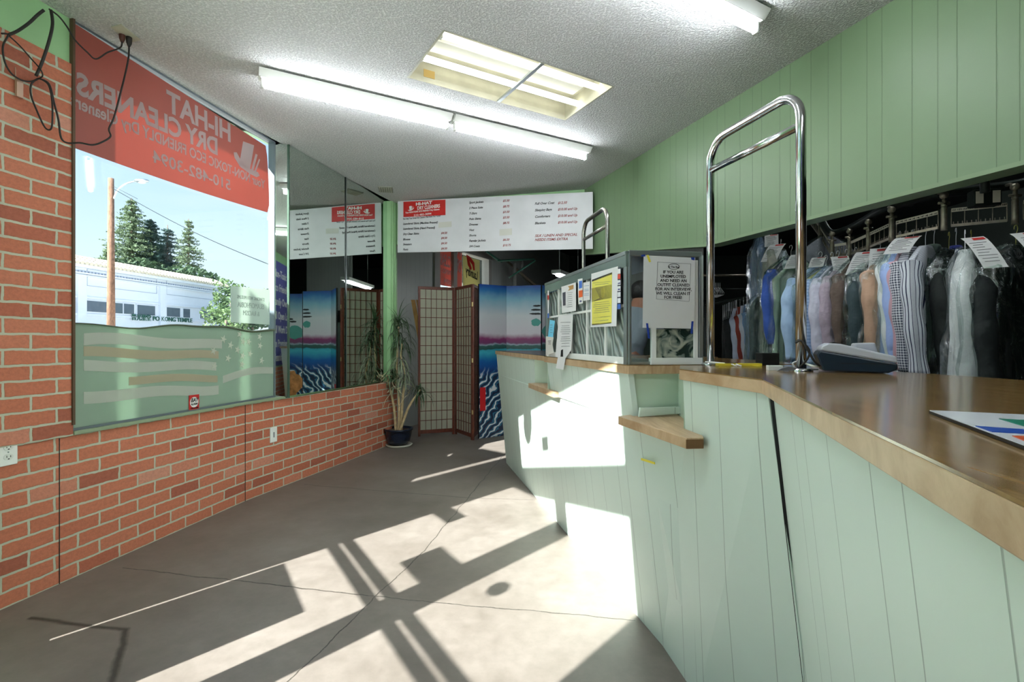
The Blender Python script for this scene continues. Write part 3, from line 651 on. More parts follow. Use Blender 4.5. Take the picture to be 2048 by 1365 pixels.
# ------------------------------------------------------------------ price board
PL = Vector((-1.277, 5.576)); PR = Vector((.794, 4.87)); FP = frame((PL.x, PL.y), PR-PL); LP = (PR-PL).length
pb = thing('price_board', 'long white price board with red logo panel and black item list', 'sign', FP @ Vector((LP/2, 0, 2.1)))
c4 = [hit(FP, 795.5, 402.5), hit(FP, 795, 505.5), hit(FP, 1185.5, 498), hit(FP, 1185.5, 384)]
w = MB(); w.extr(FP, c4, 0, .012); obj('board_panel', w, mat('white_sign_board', (214, 215, 217), .4), pb)
def bp(u, v): return hit(FP, u, v)
c4 = [bp(807, 404), bp(807, 434.5), bp(891, 430.5), bp(891, 399.5)]
w = MB(); w.extr(FP, c4, -.002, 0); obj('logo_panel', w, mat('red_logo_vinyl', (196, 34, 28), .45), pb)
class LineSet:
    def __init__(s, nm, m): s.nm, s.m = nm, m
pbt = LineSet('item_line', M_BLK); pbr = LineSet('price_line', M_RUST); pbw = LineSet('logo_line', M_WHITE)
def bl(ls, t, u, v, size, shear=.3, bold=.0006, sx=1, rot=-.035, y=-.0015, al='LEFT', fit=None):
    a, b = bp(u, v); w = MB(); w.text(FP, t, a, b, size, y=y, shear=shear, bold=bold, sx=sx, rot=rot, align=al, fit=fit); obj(ls.nm, w, ls.m, pb)
bl(pbw, 'HI-HAT', 832, 411.5, .044, 0, .002, 1.15, .01, -.0025, fit=.2); bl(pbw, 'DRY CLEANERS', 835, 420, .052, 0, .0015, .93, .01, -.0025, fit=.275); bl(pbw, 'Your NON-TOXIC ECO FRIENDLY Dry Cleaners', 811, 427.5, .025, 0, .0006, .93, .01, -.0025, fit=.42); bl(pbw, '510-482-3094', 828, 433, .03, 0, .0003, 1.1, .01, -.0025, fit=.215)
a, b = bp(822, 420); w = MB(); hat(w, FP, a, b, .05, -.0035, 1); obj('hat_emblem', w, M_WHITE, pb)
bl(pbt, 'The Only True Green Dry Cleaners That Saves You "Green"', 806, 440, .027, 0, .0, .80, 0.0, fit=.47)
for t, v in (('Laundered Shirts (Machine Pressed)', 450), ('Laundered Shirts (Hand Pressed)', 460), ('Dry Clean Shirts', 470.5), ('Blouses', 481), ('Sweaters', 491), ('Pants', 501.3)): bl(pbt, t, 806, v, .031, sx=.95)
for v in (468.5, 478.5, 489, 499.5): bl(pbr, '$4.50', 882, v, .031)
for t, v in (('Sport Jackets', 407.5), ('2 Piece Suits', 418.5), ('T-Shirt', 429.5), ('Polo Shirts', 440.5), ('Dresses', 451.5), ('Vest', 462.5), ('Shorts', 473.3), ('Regular Jackets', 484), ('3/4 Coats', 495)): bl(pbt, t, 938, v, .031)
for t, v in (('$5.50', 404), ('$8.75', 415.5), ('$3.50', 426.5), ('$3.50', 437.5), ('$8.75', 448.5), ('$6.50', 482), ('$10.75', 493)): bl(pbr, t, 1005.5, v, .031)
for t, v in (('Full Over Coat', 410), ('Sleeping Bags', 423), ('Comforters', 436), ('Blankets', 449)): bl(pbt, t, 1069.5, v, .033)
for t, v in (('$12.50', 408.5), ('$10.00 and Up', 421.5), ('$10.00 and Up', 434.5), ('$10.00 and Up', 447.5)): bl(pbr, t, 1115.5, v, .033)
bl(pbr, 'SILK / LINEN AND SPECIAL', 1069.5, 474.5, .036, sx=1.02); bl(pbr, 'NEEDS ITEMS EXTRA', 1069.5, 482.5, .036, sx=1.02)
for (u0, v0, u1, v1) in ((877, 443, 903, 456), (999, 457, 1024, 472)):
    a, b = bp(u0, v1); c, d = bp(u1, v0); w = MB(); w.box(FP, a, c, -.0012, 0, b, d)
    obj('cover_patch', w, mat('yellowed_cover_patch', (206, 206, 196), .6), pb)

# ------------------------------------------------------------------ service counter
KT = CH-.09; TH = .034; ZL = CH-.283    # counter top height, edge thickness, low ledge height
def xt(y): return .236-.224*(y-2.95)    # far stretch, top front line
def xc(y): return .189-.224*(y-2.95)    # display case stretch
def xb(y): return .983-.22*y            # foot line
ct = thing('service_counter', 'long mint panelled service counter with oak edged top and small ledges', 'counter', (.8, 2.2, 0))
def quad_panel(name, T0, T1, B0, B1, zt, zb, m=None, th=.02, par=ct):
    """leaning front panel: top points, bottom points, thickness to +x"""
    w = MB(); o = Vector((th, 0, 0))
    v = [Vector((*B0, zb)), Vector((*B1, zb)), Vector((*B1, zb))+o, Vector((*B0, zb))+o, Vector((*T0, zt)), Vector((*T1, zt)), Vector((*T1, zt))+o, Vector((*T0, zt))+o]
    w.hexa(v); return obj(name, w, m or M_MINT, par)
zt = KT-TH; fz = (zt-ZL)/zt
def lerp(a, b, t): return (a[0]+(b[0]-a[0])*t, a[1]+(b[1]-a[1])*t)
off = .012
# full-height front edge points (top line, foot)
def Pf(y): return (xt(y)+off, y), (xb(y), y)
def Pc(y): return (xc(y)+off, y), (xb(y), y)
def at(Pp, z): return lerp(Pp[0], Pp[1], 1-z/zt)
F0, F1 = Pf(4.71), Pf(3.40); C0, C1 = Pc(2.93), Pc(1.888)
quad_panel('front_panel', F0[0], F1[0], at(F0, ZL-.03), at(F1, ZL-.03), zt, ZL-.03)
quad_panel('front_panel', C0[0], C1[0], at(C0, ZL-.03), at(C1, ZL-.03), zt, ZL-.03)
A0t, A1t = (.5377+off, 1.607), (.600, 1.172); A0b, A1b = (.597, 1.607), (.705, 1.11)
A0 = (A0t, A0b); A1 = (A1t, A1b)
quad_panel('lower_panel', at(F0, ZL-.03), at(C1, ZL-.03), F0[1], C1[1], ZL-.03, 0)
quad_panel('lower_panel', at(C1, ZL-.03), at(A0, ZL-.03), C1[1], A0b, ZL-.03, 0)
quad_panel('front_panel', A0t, A1t, A0b, A1b, zt, 0)
db = Vector((-.303, -.9)).normalized(); B_end_t = (.600+db.x*2.3, 1.166+db.y*2.3); nb_ = Vector((.9, -.303)).normalized()
B0t = (.606, 1.160); B0b = (B0t[0]+nb_.x*.105, B0t[1]+nb_.y*.105)
quad_panel('front_panel', B0t, B_end_t, B0b, (B_end_t[0]+nb_.x*.105, B_end_t[1]+nb_.y*.105), zt, 0)
w = MB(); w.hexa([(.70,1.13,0),(.78,1.06,0),(.8,1.1,0),(.74,1.2,0),(.60,1.165,zt),(.66,1.13,zt),(.68,1.16,zt),(.64,1.22,zt)]); obj('corner_gap', w, M_BLK, ct)
# end closing and niches
w = MB(); w.hexa([(F0[1][0], 4.71, 0), (F0[1][0]+.7, 4.85, 0), (F0[1][0]+.7, 4.87, 0), (F0[1][0], 4.73, 0), (F0[0][0], 4.71, zt), (F0[0][0]+.7, 4.85, zt), (F0[0][0]+.7, 4.87, zt), (F0[0][0], 4.73, zt)]); obj('end_panel', w, M_MINT, ct)
fn = at(C1, ZL); nb1 = (.593, 1.924); nb2 = (.622, 1.755)
w = MB()
def vwall(a, b, z0, z1, th=.015, dx=0):
    d = Vector((b[0]-a[0], b[1]-a[1], 0)).normalized(); o = Vector((-d.y, d.x, 0))*th
    v = [Vector((*a, z0)), Vector((*b, z0)), Vector((*b, z0))+o, Vector((*a, z0))+o]; w.hexa(v+[p+Vector((0, 0, z1-z0)) for p in v])
w.hexa([Vector((fn[0], 1.892, ZL)), Vector((.72, 1.945, ZL)), Vector((.72, 1.96, ZL)), Vector((fn[0], 1.907, ZL)), Vector((C1[0][0], 1.892, zt)), Vector((.72, 1.945, zt)), Vector((.72, 1.96, zt)), Vector((C1[0][0], 1.907, zt))])
vwall((.66, 1.95), (.62, 1.70), ZL, zt, -.015); vwall((.625, 1.76), (A0t[0]+.02, 1.612), ZL, zt, -.015)
obj('niche_lining', w, M_MINTN, ct)
w = MB(); vwall((xt(3.4)+.02, 3.40), (xt(3.4)+.2, 3.3), ZL, zt); vwall((xt(3.4)+.2, 3.3), (xc(2.93)+.2, 2.95), ZL, zt, .015); vwall((xc(2.93)+.02, 2.945), (xc(2.93)+.2, 2.98), ZL, zt); obj('niche_lining', w, M_MINTN, ct)
w = MB(); p_ = frame((.47, 1.87, ZL), (.99, .14)); w.extr(p_, [(.0, 0), (.29, .016), (.30, .036), (.005, .034)], -.012, 0); obj('loose_molding', w, M_MINT, ct, bevel=.002)
# oak ledges
def ledge(name, poly, label, par):
    w = MB(); w.prism(poly, ZL-.032, ZL); return obj(name, w, M_EDGE, par, bevel=.002)
l2 = [(.400, 1.885), (.5077, 1.4545), (.56, 1.46), (.63, 1.7), (.64, 1.97), (.47, 1.93)]; ledge('writing_ledge', l2, None, ct)
ya = 3.37; la = hit(frame((0, 3.36), (1, 0)), 1057, 768)[0]
l1 = [(.11, 3.37), (.23, 2.78), (.30, 2.80), (.42, 2.97), (.38, 3.36), (.2, 3.40)]; ledge('writing_ledge', l1, None, ct)
w = MB(); w.box(frame((.5077, 1.4545, 0), (1, .1)), -.002, .05, -.003, .0, ZL-.03, ZL-.004); obj('splintered_end', w, mat('raw_splintered_wood', (120, 84, 50), .8, bscale=40, bstr=.8), ct)
# tops (edge strip below a thin laminate)
def top(poly, mtop, nm='counter_top'):
    w = MB(); w.prism(poly, KT-TH, KT-.003); e_ = obj('edge_strip', w, M_EDGE, ct, bevel=.0015)
    w = MB(); cx = sum(p[0] for p in poly)/len(poly); cy = sum(p[1] for p in poly)/len(poly)
    w.prism([(cx+(p[0]-cx)*.9985, cy+(p[1]-cy)*.9985) for p in poly], KT-.003, KT); return obj(nm, w, mtop, ct)
top([(-.158, 4.73), (xt(2.96)-.004, 2.965), (.85, 3.1), (.52, 4.85)], M_TOPD)
top([(.189, 2.96), (.425, 1.90), (.437, 1.872), (.47, 1.868), (1.12, 1.96), (1.18, 2.2), (1.0, 3.1), (.7, 3.1)], M_TOP)
pe = Vector((.5877, 1.176))+db*2.32
top([(.5377, 1.607), (.5877, 1.176), (pe.x, pe.y), (pe.x+.5, pe.y-.1), (1.18, .2), (1.17, 1.25), (1.09, 1.62), (1.05, 1.9), (.62, 1.845)], M_TOP)
w = MB(); a, b = hit(frame((.57, 1.72), (.22, -1)), 1283, 921); 
def on_panel(u, v, T0, T1, B0, B1, zt_, zb_):
    a = Vector((*T0, zt_)); b = Vector((*T1, zt_)); c = Vector((*B0, zb_)); nrm = (b-a).cross(c-a).normalized()
    o = Vector((0, 0, CH)); d = px(u, v, 1)-o; t = (a-o).dot(nrm)/d.dot(nrm); return o+d*t, nrm
pp = [on_panel(u, v, at(F0, ZL-.03), at(C1, ZL-.03), F0[1], C1[1], ZL-.03, 0)[0]+Vector((-.002, -.0005, 0)) for u, v in ((1283, 916.5), (1310.5, 925), (1310.5, 929.5), (1283, 921))]
w = MB(); w.hexa([p for p in pp]+[p+Vector((.0015, 0, 0)) for p in pp]); tag(obj('tape_strip', w, M_YEL), 'short strip of yellow tape on the mint counter front', 'tape')

# ------------------------------------------------------------------ chrome rails on the counter
def rail(pa, pb_, ztop, zbar, label, r, m, zb=KT):
    """upside-down U of bent tube with a cross bar; pa, pb_ plan positions of the two legs"""
    a = Vector((*pa, 0)); b = Vector((*pb_, 0)); d = (b-a).normalized(); R = .085
    pts = [a+Vector((0, 0, zb))]
    for k in range(9):
        th = math.pi/2*k/8; pts.append(a+d*R*(1-math.cos(th))+Vector((0, 0, ztop-R+R*math.sin(th))))
    for k in range(9):
        th = math.pi/2*k/8; pts.append(b-d*R*(1-math.sin(th))+Vector((0, 0, ztop-R+R*math.cos(th))))
    pts.append(b+Vector((0, 0, zb)))
    t = thing('garment_rail', label, 'rail', (a+b)/2+Vector((0, 0, zb)), 'tubular garment rails on the counter')
    obj('bent_tube', MB().tube(pts, r, 20), m, t)
    obj('cross_bar', MB().tube([a+Vector((0, 0, zbar)), b+Vector((0, 0, zbar))], r*.85, 16), m, t)
    for p in (a, b):
        w = MB(); w.lathe((p.x, p.y, zb), [(0, .008), (.028, .008), (.032, .004), (.032, 0)], 24); obj('foot_flange', w, m, t)
    return t
rail((.754, 1.9), (.867, 1.5), CH+.755, CH+.648, 'large near chrome garment rail standing on the counter', .0145, M_CHROME)
rail((.458, 3.2), (.535, 2.8), CH+.755, CH+.648, 'farther dull steel garment rail behind the glass case', .0125, M_STEEL)

# ------------------------------------------------------------------ display case on the counter
zc0, zc1 = KT, CH+.33
cK = Vector((.438, 1.888)); cL = Vector((.208, 2.94)); FL = frame((cL.x, cL.y), cK-cL); CLn = (cK-cL).length
FQ = frame((cK.x, cK.y), (.976, .135)); CQ = .292
def feather_mat():
    m, n, p = base_mat('feather_pattern_glass')
    uv = N(n, 'UVMap'); mp = N(n, 'Mapping'); mp.inputs['Scale'].default_value = (4.5, 2.6, 1); L(n, uv.outputs[0], mp.inputs[0])
    wv = N(n, 'TexWave'); wv.bands_direction = 'DIAGONAL'; wv.inputs['Scale'].default_value = 3; wv.inputs['Distortion'].default_value = 9; wv.inputs['Detail'].default_value = 1; wv.inputs['Detail Scale'].default_value = .8; L(n, mp.outputs[0], wv.inputs[0])
    r = N(n, 'ValToRGB'); r.color_ramp.elements[0].color = C(112, 126, 120); r.color_ramp.elements[1].color = C(178, 188, 180); L(n, wv.outputs[0], r.inputs[0]); L(n, r.outputs[0], p.inputs['Base Color'])
    p.inputs['Roughness'].default_value = .18; p.inputs['Metallic'].default_value = .3; bump(n, p, wv.outputs[0], .8, .01); return m
M_FEA = feather_mat()
dc = thing('display_case', 'glass counter case with aluminium frame, patterned side panels and taped notices', 'display case', FQ @ Vector((-.2, .3, zc0)))
w = MB(); w.box(FL, .02, CLn-.02, .006, .012, zc0+.02, zc1-.05); obj('patterned_panel', w, M_FEA, dc)
w = MB(); w.box(FL, 0, CLn, -.006, .014, zc0, zc0+.028); obj('base_rail', w, M_WHITE, dc, bevel=.002)
w = MB()
for i in range(1, 5): w.box(FL, CLn*i/5-.006, CLn*i/5+.006, -.002, .01, zc0+.02, zc1-.05)
w.box(FL, 0, CLn, -.003, .009, (zc0+zc1)/2+.012, (zc0+zc1)/2+.022); obj('muntin', w, M_WHITE, dc)
w = MB(); w.box(FL, -.012, CLn+.008, -.012, .0, zc1-.05, zc1); obj('top_lip', w, mat('grey_green_glass_lip', (126, 142, 138), .15, .3), dc)
FCt = FL
w = MB(); w.prism([(FL @ Vector((-.012, -.012, 0))).xy, (FL @ Vector((CLn+.01, -.012, 0))).xy, (FQ @ Vector((CQ, -.01, 0))).xy, (FQ @ Vector((CQ-.05, .55, 0))).xy, (FL @ Vector((-.012, .3, 0))).xy], zc1, zc1+.008); obj('top_sheet', w, mat('smoked_top_glass', (112, 124, 122), .1, .2), dc)
w = MB(); w.box(FL, -.012, .012, -.008, .012, zc0, zc1); w.box(FL, CLn-.02, CLn+.006, -.01, .012, zc0, zc1); w.box(FQ, 0, .01, -.01, .01, zc0, zc1); w.box(FQ, 0, CQ, -.012, .008, zc1-.008, zc1+.012); w.box(FL, -.012, CLn, -.014, 0, zc1-.006, zc1+.01); w.box(FQ, CQ-.012, CQ+.006, -.012, .02, zc0, zc1); w.box(FQ, .0, .145, -.004, .01, zc0, zc0+.012); obj('metal_frame', w, M_ALU, dc, bevel=.002)
xs = [hit(FQ, u, 690)[0] for u in (1302, 1311, 1386, 1394)]
w = MB(); w.box(FQ, xs[0], xs[1], -.008, .008, zc0+.02, zc1-.02); w.box(FQ, xs[2], xs[3], -.008, .008, zc0+.02, zc1-.02); w.box(FQ, xs[0]-.005, CQ, -.014, .012, zc0, zc0+.026); obj('white_sash', w, M_WHITE, dc, bevel=.001)
def mosaic_mat():
    m, n, p = base_mat('figured_obscure_glass'); uv = N(n, 'UVMap')
    vo = N(n, 'TexVoronoi'); vo.inputs['Scale'].default_value = 26; L(n, uv.outputs[0], vo.inputs[0]); nz = N(n, 'TexNoise'); nz.inputs['Scale'].default_value = 16; nz.inputs['Distortion'].default_value = 2; L(n, uv.outputs[0], nz.inputs[0])
    r = N(n, 'ValToRGB'); cr = r.color_ramp; cr.elements[0].position = .38; cr.elements[0].color = C(30, 48, 42); cr.elements[1].position = .62; cr.elements[1].color = C(170, 174, 158); e = cr.elements.new(.46); e.color = C(112, 126, 118)
    L(n, nz.outputs[0], r.inputs[0]); L(n, r.outputs[0], p.inputs['Base Color']); p.inputs['Roughness'].default_value = .15; bump(n, p, nz.outputs[0], .6, .01); return m
obj('obscure_pane', MB().box(FQ, xs[1], xs[2], -.002, .002, zc0+.026, zc0+.135), mosaic_mat(), dc)
obj('clear_pane', MB().box(FQ, .012, xs[0], -.002, .002, zc0+.012, zc1-.01), M_GLASS, dc)
obj('case_floor', MB().prism([(FL @ Vector((0, .02, 0))).xy, (FL @ Vector((CLn-.02, .02, 0))).xy, (FQ @ Vector((CQ, .02, 0))).xy, (FQ @ Vector((CQ-.05, .5, 0))).xy, (FL @ Vector((0, .3, 0))).xy], zc0+.001, zc0+.006), M_ALU, dc)

def paper(name, label, F, pts, m, extra=(), yo=-.014, cat='notice', th=.0008, loc=None):
    """sheet given by its photo corner points on plane F at offset yo"""
    P = [hit(F, u, v, yo) for u, v in pts]
    t = thing(name, label, cat, F @ Vector((sum(p[0] for p in P)/len(P), yo, min(p[1] for p in P))))
    w = MB(); w.extr(F, P, yo-th, yo); obj('sheet', w, m, t)
    for nm, mm, fn_ in extra:
        if isinstance(fn_, list):
            for q4 in fn_: w = MB(); w.extr(F, [hit(F, u, v, yo-th-.0006) for u, v in q4], yo-th-.0009, yo-th-.0003); obj(nm, w, mm, t)
        else: w = MB(); fn_(w, F, yo-th-.0006, P); obj(nm, w, mm, t)
    return t
def lines(u0, u1, vs, du=0, h=.9, slope=0):
    def f(w, F, y, P):
        for i, v in enumerate(vs):
            k = (i*7 % 4)*.04*(u1-u0); a = [hit(F, uu, vv, y) for uu, vv in ((u0+k, v), (u1-k, v+slope*(u1-u0)), (u1-k, v+slope*(u1-u0)+h), (u0+k, v+h))]; w.extr(F, a, y-.0003, y+.0003)
    return f
def quad4(pts): return pts
def txt(items, F_, sx=1):
    def f(w, F, y, P):
        for t, u, v, s, al, sx_ in items:
            a, b = hit(F, u, v, y); w.text(F, t, a, b, s, y=y, align=al, sx=sx_, bold=s*.015, depth=.0003)
    return f
# right side paper sign
paper('paper_sign', 'white paper sign offering free interview outfit cleaning, taped on case front', FQ, [(1287, 511), (1390, 516), (1388, 658), (1285, 656)], M_PAPER,
      [('printed_notice', M_BLK, txt([('IF YOU ARE', 1346.5, 547.5, .0158, 'CENTER', 1), ('UNEMPLOYED', 1346.5, 556, .0158, 'CENTER', 1), ('AND NEED AN', 1347, 564.5, .0158, 'CENTER', 1), ('OUTFIT CLEANED', 1347, 573, .0158, 'CENTER', 1), ('FOR AN INTERVIEW,', 1347, 581.5, .0158, 'CENTER', 1), ('WE WILL CLEAN IT', 1346.5, 590, .0158, 'CENTER', 1), ('FOR FREE!', 1346, 598, .0158, 'CENTER', 1), ('In The Bag', 1347.5, 536, .010, 'CENTER', 1)], FQ)),
       ('oval_outline', M_BLK, lambda w, F, y, P: w.tube([F @ Vector((hit(F, 1347.5+11*math.cos(k*math.pi/12), 533.5+5.5*math.sin(k*math.pi/12), y)[0], y, hit(F, 1347.5+11*math.cos(k*math.pi/12), 533.5+5.5*math.sin(k*math.pi/12), y)[1])) for k in range(25)], .0009, 6)),
       ('tape_corner', M_BLUET, quad4([[(1282.5,510),(1290,509),(1291,513),(1283,514)], [(1382,515),(1389,515),(1389,521),(1383,520)], [(1292,647),(1296,647),(1300,678),(1296,677)], [(1383,643),(1387,643),(1385,668),(1381,667)]])),
       ('yellow_tape_corner', M_YEL, quad4([[(1293,511),(1297,510),(1302,524),(1298,525)]])),
       ('thin_border', M_GREYPR, quad4([[(1315,524),(1382,528),(1382,528.5),(1315,524.5)], [(1315,524),(1315.5,524),(1313,598),(1312.5,598)], [(1312.5,598),(1378,603),(1378,603.5),(1312.5,598.5)], [(1381.5,528),(1382,528),(1378.5,603),(1378,603)]]))], yo=-.016)
# left side notices
yp = [(1181,552),(1233,532),(1231,650),(1180,654)]
paper('flyer', 'yellow event flyer with photo strip on white sheets, taped to case side', FL, [(1183,548),(1236,533),(1233,653),(1181,655)], M_PAPER,
      [('yellow_print', mat('yellow_flyer_print', (226, 218, 96), .6), quad4([[(1184,564),(1224,546),(1223,646),(1184,650)]])),
       ('photo_strip', mat('mixed_photo_print', (120, 104, 92), .6, var=.9, vscale=120), quad4([[(1183.5,577),(1223.5,569),(1223.5,596),(1183.5,604)]])),
       ('dark_border', M_BLK, quad4([[(1184,560),(1224,545),(1224,549),(1184,564)], [(1184,648),(1222,645),(1222,647),(1184,651)]])),
       ('photo_oval', mat('pale_yellow_portrait', (228, 214, 100), .6), quad4([[(1203,577),(1208,574),(1210,582),(1208,595),(1204,597),(1202,588)]])),
       ('text_lines', M_GREYPR, lines(1186, 1221, [566, 570, 606, 610, 614, 618, 622, 626, 636, 643], slope=-.1, h=1.0))])
paper('flyer', 'white sheet with tan ribbon emblem taped to upper left of case side', FL, [(1123,574),(1152,565),(1152,622),(1124,627)], M_PAPER,
      [('tan_ribbon', mat('tan_ribbon_print', (176, 132, 72), .6), quad4([[(1136,573),(1147,570),(1147,578),(1136,582),(1139,577)]])), ('dark_photo', mat('dark_photo_print', (70, 72, 82), .6, var=.4, vscale=90), quad4([[(1125,586),(1131,584),(1131,611),(1126,612)]])),
       ('text_lines', M_GREYPR, lines(1134, 1145, [586, 590, 594, 598, 602, 606, 610, 614], slope=-.12, h=.6))])
paper('card_sticker', 'strip of payment card logos on white, left of the yellow flyer', FL, [(1156,559),(1165,557),(1166,607),(1157,609)], M_WHITE,
      [('blue_logo', mat('blue_card_logo', (60, 110, 200), .5), quad4([[(1158,563),(1164,561.5),(1164,576),(1158,578)]])), ('red_orange_logo', mat('orange_card_logo', (226, 96, 30), .5), quad4([[(1157.5,582),(1165,580.5),(1165,594),(1157.5,596)]])), ('card_name', mat('navy_card_print', (30, 36, 130), .5), txt([('VISA', 1161.3, 604.5, .011, 'CENTER', 1.3)], FL))], yo=-.015, cat='sticker')
paper('notice_card', 'small white card with faint blue print beside the card logo strip', FL, [(1167,566),(1180,563),(1180,600),(1167,602)], M_PAPER, [('text_lines', mat('blue_text_print', (120, 150, 190), .6), lines(1168, 1178, [572, 579, 582, 588, 591], slope=-.1, h=.7))], yo=-.0135)
def cards(u, vs, wd, cols):
    ex = []
    for v, c in zip(vs, cols): ex.append(('card_logo', mat('card_logo_%d_%d_%d' % c, c, .5), quad4([[(u-wd, v), (u+wd, v-.6), (u+wd, v+9), (u-wd, v+9.6)]])))
    return ex
CC = [(236,236,236), (214,70,50), (230,230,230), (232,232,232), (226,226,230), (236,236,240), (66,110,196)]
t = paper('card_sticker', 'vertical strip of payment card logos by the near corner post', FL, [(1233.5,537),(1242,534),(1242,620),(1234,621)], mat('navy_sticker', (34, 40, 62), .5), cards(1238, [538.5, 549, 561, 573, 585, 597, 609], 3, CC), yo=-.013, cat='sticker')
w = MB(); txt([('VISA', 1238, 580.5, .008, 'CENTER', 1.2), ('ATM', 1238, 568.5, .008, 'CENTER', 1.2)], FL)(w, FL, -.0155, None); obj('card_name', w, mat('navy_card_print2', (30, 36, 130), .5), t)
paper('card_sticker', 'narrow strip of payment card logos at the far end of case side', FL, [(1094.5,581),(1098,580),(1098.5,637),(1095,638)], mat('dark_sticker', (60, 62, 76), .5), cards(1096.5, [582, 591, 600, 609, 618, 627], 1.2, CC[:5]+CC[6:]), yo=-.013, cat='sticker')
paper('notice_sheet', 'long white notice sheet with torn lower tabs hanging off the case', FL, [(1118,632),(1146,628),(1143,700),(1131,717),(1127,740),(1112,737),(1116,715),(1111,713)], M_PAPER,
      [('text_lines', M_GREYPR, lines(1121, 1141, [645, 652, 656, 660, 664, 668, 674, 678, 682, 687, 693], slope=-.03, h=.8)), ('black_emblem', M_BLK, quad4([[(1122,701),(1126,699),(1126,714),(1121,714)]]))], yo=-.02)
paper('paper_tag', 'small cyan paper tag hanging at the far end of the case', FL, [(1100,640),(1110,642),(1106,675),(1096,674)], mat('cyan_paper', (110, 196, 226), .7), [('text_lines', M_GREYPR, lines(1100, 1105, [650, 655, 660, 665], h=.7))], yo=-.02)
paper('torn_card', 'torn off-white card standing at far foot of the case', FL, [(1092,673),(1107,675),(1105,690),(1108,706),(1092,712)], mat('offwhite_card', (206, 204, 196), .7), [('scribble', M_BLK, lines(1096, 1102, [682, 685, 688], h=.8))], yo=-.02)

# ------------------------------------------------------------------ objects on the near counter
tm_p = px(1715, 740, 1.36); FTM = frame((px(1640, 740, 1.44).x, 1.44, KT), (px(1796, 745, 1.36).x-px(1640, 740, 1.44).x, 1.36-1.44)); TLn = (px(1796, 745, 1.36).xy-px(1640, 740, 1.44).xy).length
M_NAVY = mat('dark_teal_plastic', (24, 42, 56), .35); M_GPL = mat('light_grey_plastic', (204, 206, 216), .35)
pt = thing('label_printer', 'wedge shaped grey and dark teal receipt printer lying on the counter', 'printer', FTM @ Vector((TLn/2, .05, 0)))
w = MB(); w.extr(FTM, [(.008, .004), (TLn-.02, -.0+.002), (TLn, .012), (TLn, .028), (0, .062), (-.008, .05)], 0, .12); obj('lower_body', w, M_NAVY, pt, bevel=.004)
w = MB(); w.extr(FTM, [(0, .063), (TLn, .029), (TLn-.002, .048), (TLn-.03, .055), (.05, .082), (.022, .084), (.006, .076)], .002, .118); obj('upper_cover', w, M_GPL, pt, bevel=.005, seg=3)
w = MB(); w.extr(FTM, [(TLn-.085, .05), (TLn-.02, .05), (TLn-.028, .085), (TLn-.078, .083)], .13, .2); obj('rear_housing', w, M_GPL, pt, bevel=.004)
w = MB(); w.extr(FTM, [(.03, .0835), (.036, .087), (.075, .077), (.07, .075)], .03, .09); obj('paper_slot', w, M_BLK, pt)
obj('side_seam', MB().box(FTM, .05, .17, -.001, .001, .026, .0275), M_BLK, pt)
def soft(pts, sub=6):
    P = [Vector(p) for p in pts]; out = []
    for i in range(len(P)-1):
        p0, p1, p2, p3 = P[max(i-1,0)], P[i], P[i+1], P[min(i+2, len(P)-1)]
        for k in range(sub):
            t = k/sub; out.append(.5*((2*p1)+(p2-p0)*t+(2*p0-5*p1+4*p2-p3)*t*t+(3*p1-p0-3*p2+p3)*t**3))
    return out+[P[-1]]
tag(obj('power_cable', MB().tube(soft([px(1597,737,1.49), px(1615,718,1.47), px(1618,700,1.47), px(1600,681,1.47), px(1592,686,1.47), px(1603,682,1.46), px(1615,700,1.45), px(1628,722,1.44), px(1640,733,1.44)]), .003, 8), M_CORD), 'black cable looping round rail post to the printer', 'cable')
tag(obj('white_cable', MB().tube(soft([px(1590,736,1.5), px(1586,727,1.5), px(1598,724,1.5), px(1612,728,1.48), px(1625,732,1.45), px(1638,734,1.45)]), .0028, 8), M_WHITE), 'white cable curled at the foot of the chrome rail', 'cable')
sb = thing('white_adapter', 'small white box with grey bracket lying on counter by the rail', 'adapter', px(1560, 741, 1.5)); FAb = frame((px(1537,741,1.52).x, 1.52, KT), (1, -.25))
obj('box', MB().box(FAb, 0, .04, 0, .03, 0, .015), M_WHITE, sb, bevel=.001)
w = MB(); w.extr(FAb, [(.018, .001), (.07, .001), (.13, .004), (.13, .008), (.08, .009), (.05, .014), (.03, .008)], -.02, -.012); obj('grey_bracket', w, M_GREYPR, sb, bevel=.001)
# black box further back, hanger sticks
bbx = px(1545, 735, 1.86); tag(obj('black_box', MB().box(frame((px(1524,735,1.84).x, 1.84, KT), (1, 0)), 0, .065, 0, .05, 0, .046), mat('black_plastic', (22, 26, 28), .4), bevel=.003), 'small black box standing at the back of the counter', 'box')
FYS = frame((px(1437,733,1.80).x, 1.80, KT), (1, -.03))
ys_ = thing('yellow_stick', 'yellow tape measure stick lying along back edge of counter', 'measuring stick', FYS @ Vector((.08, 0, 0)))
obj('stick', MB().box(FYS, 0, .155, 0, .03, 0, .009), M_YEL, ys_, bevel=.001); obj('dark_insert', MB().box(FYS, .03, .07, .002, .02, .009, .011), M_BLK, ys_); obj('hanging_flap', MB().box(FYS, .12, .135, -.03, 0, .0, .002), M_YEL, ys_)
for i in range(2):
    a0 = Vector((.755, 1.86-.0, KT+.004)); tag(obj('white_wire_hook', MB().tube(soft([(.72+.015*i, 1.865, KT+.012), (.76+.016*i, 1.84, KT+.008), (.79+.016*i, 1.80, KT+.006), (.793+.016*i, 1.785, KT+.003), (.79+.016*i, 1.76, KT+.003)]), .0028, 8), M_WHITE), 'bent white wire hook at the foot of left rail leg', 'hook', 'white wire hooks by the rail foot')
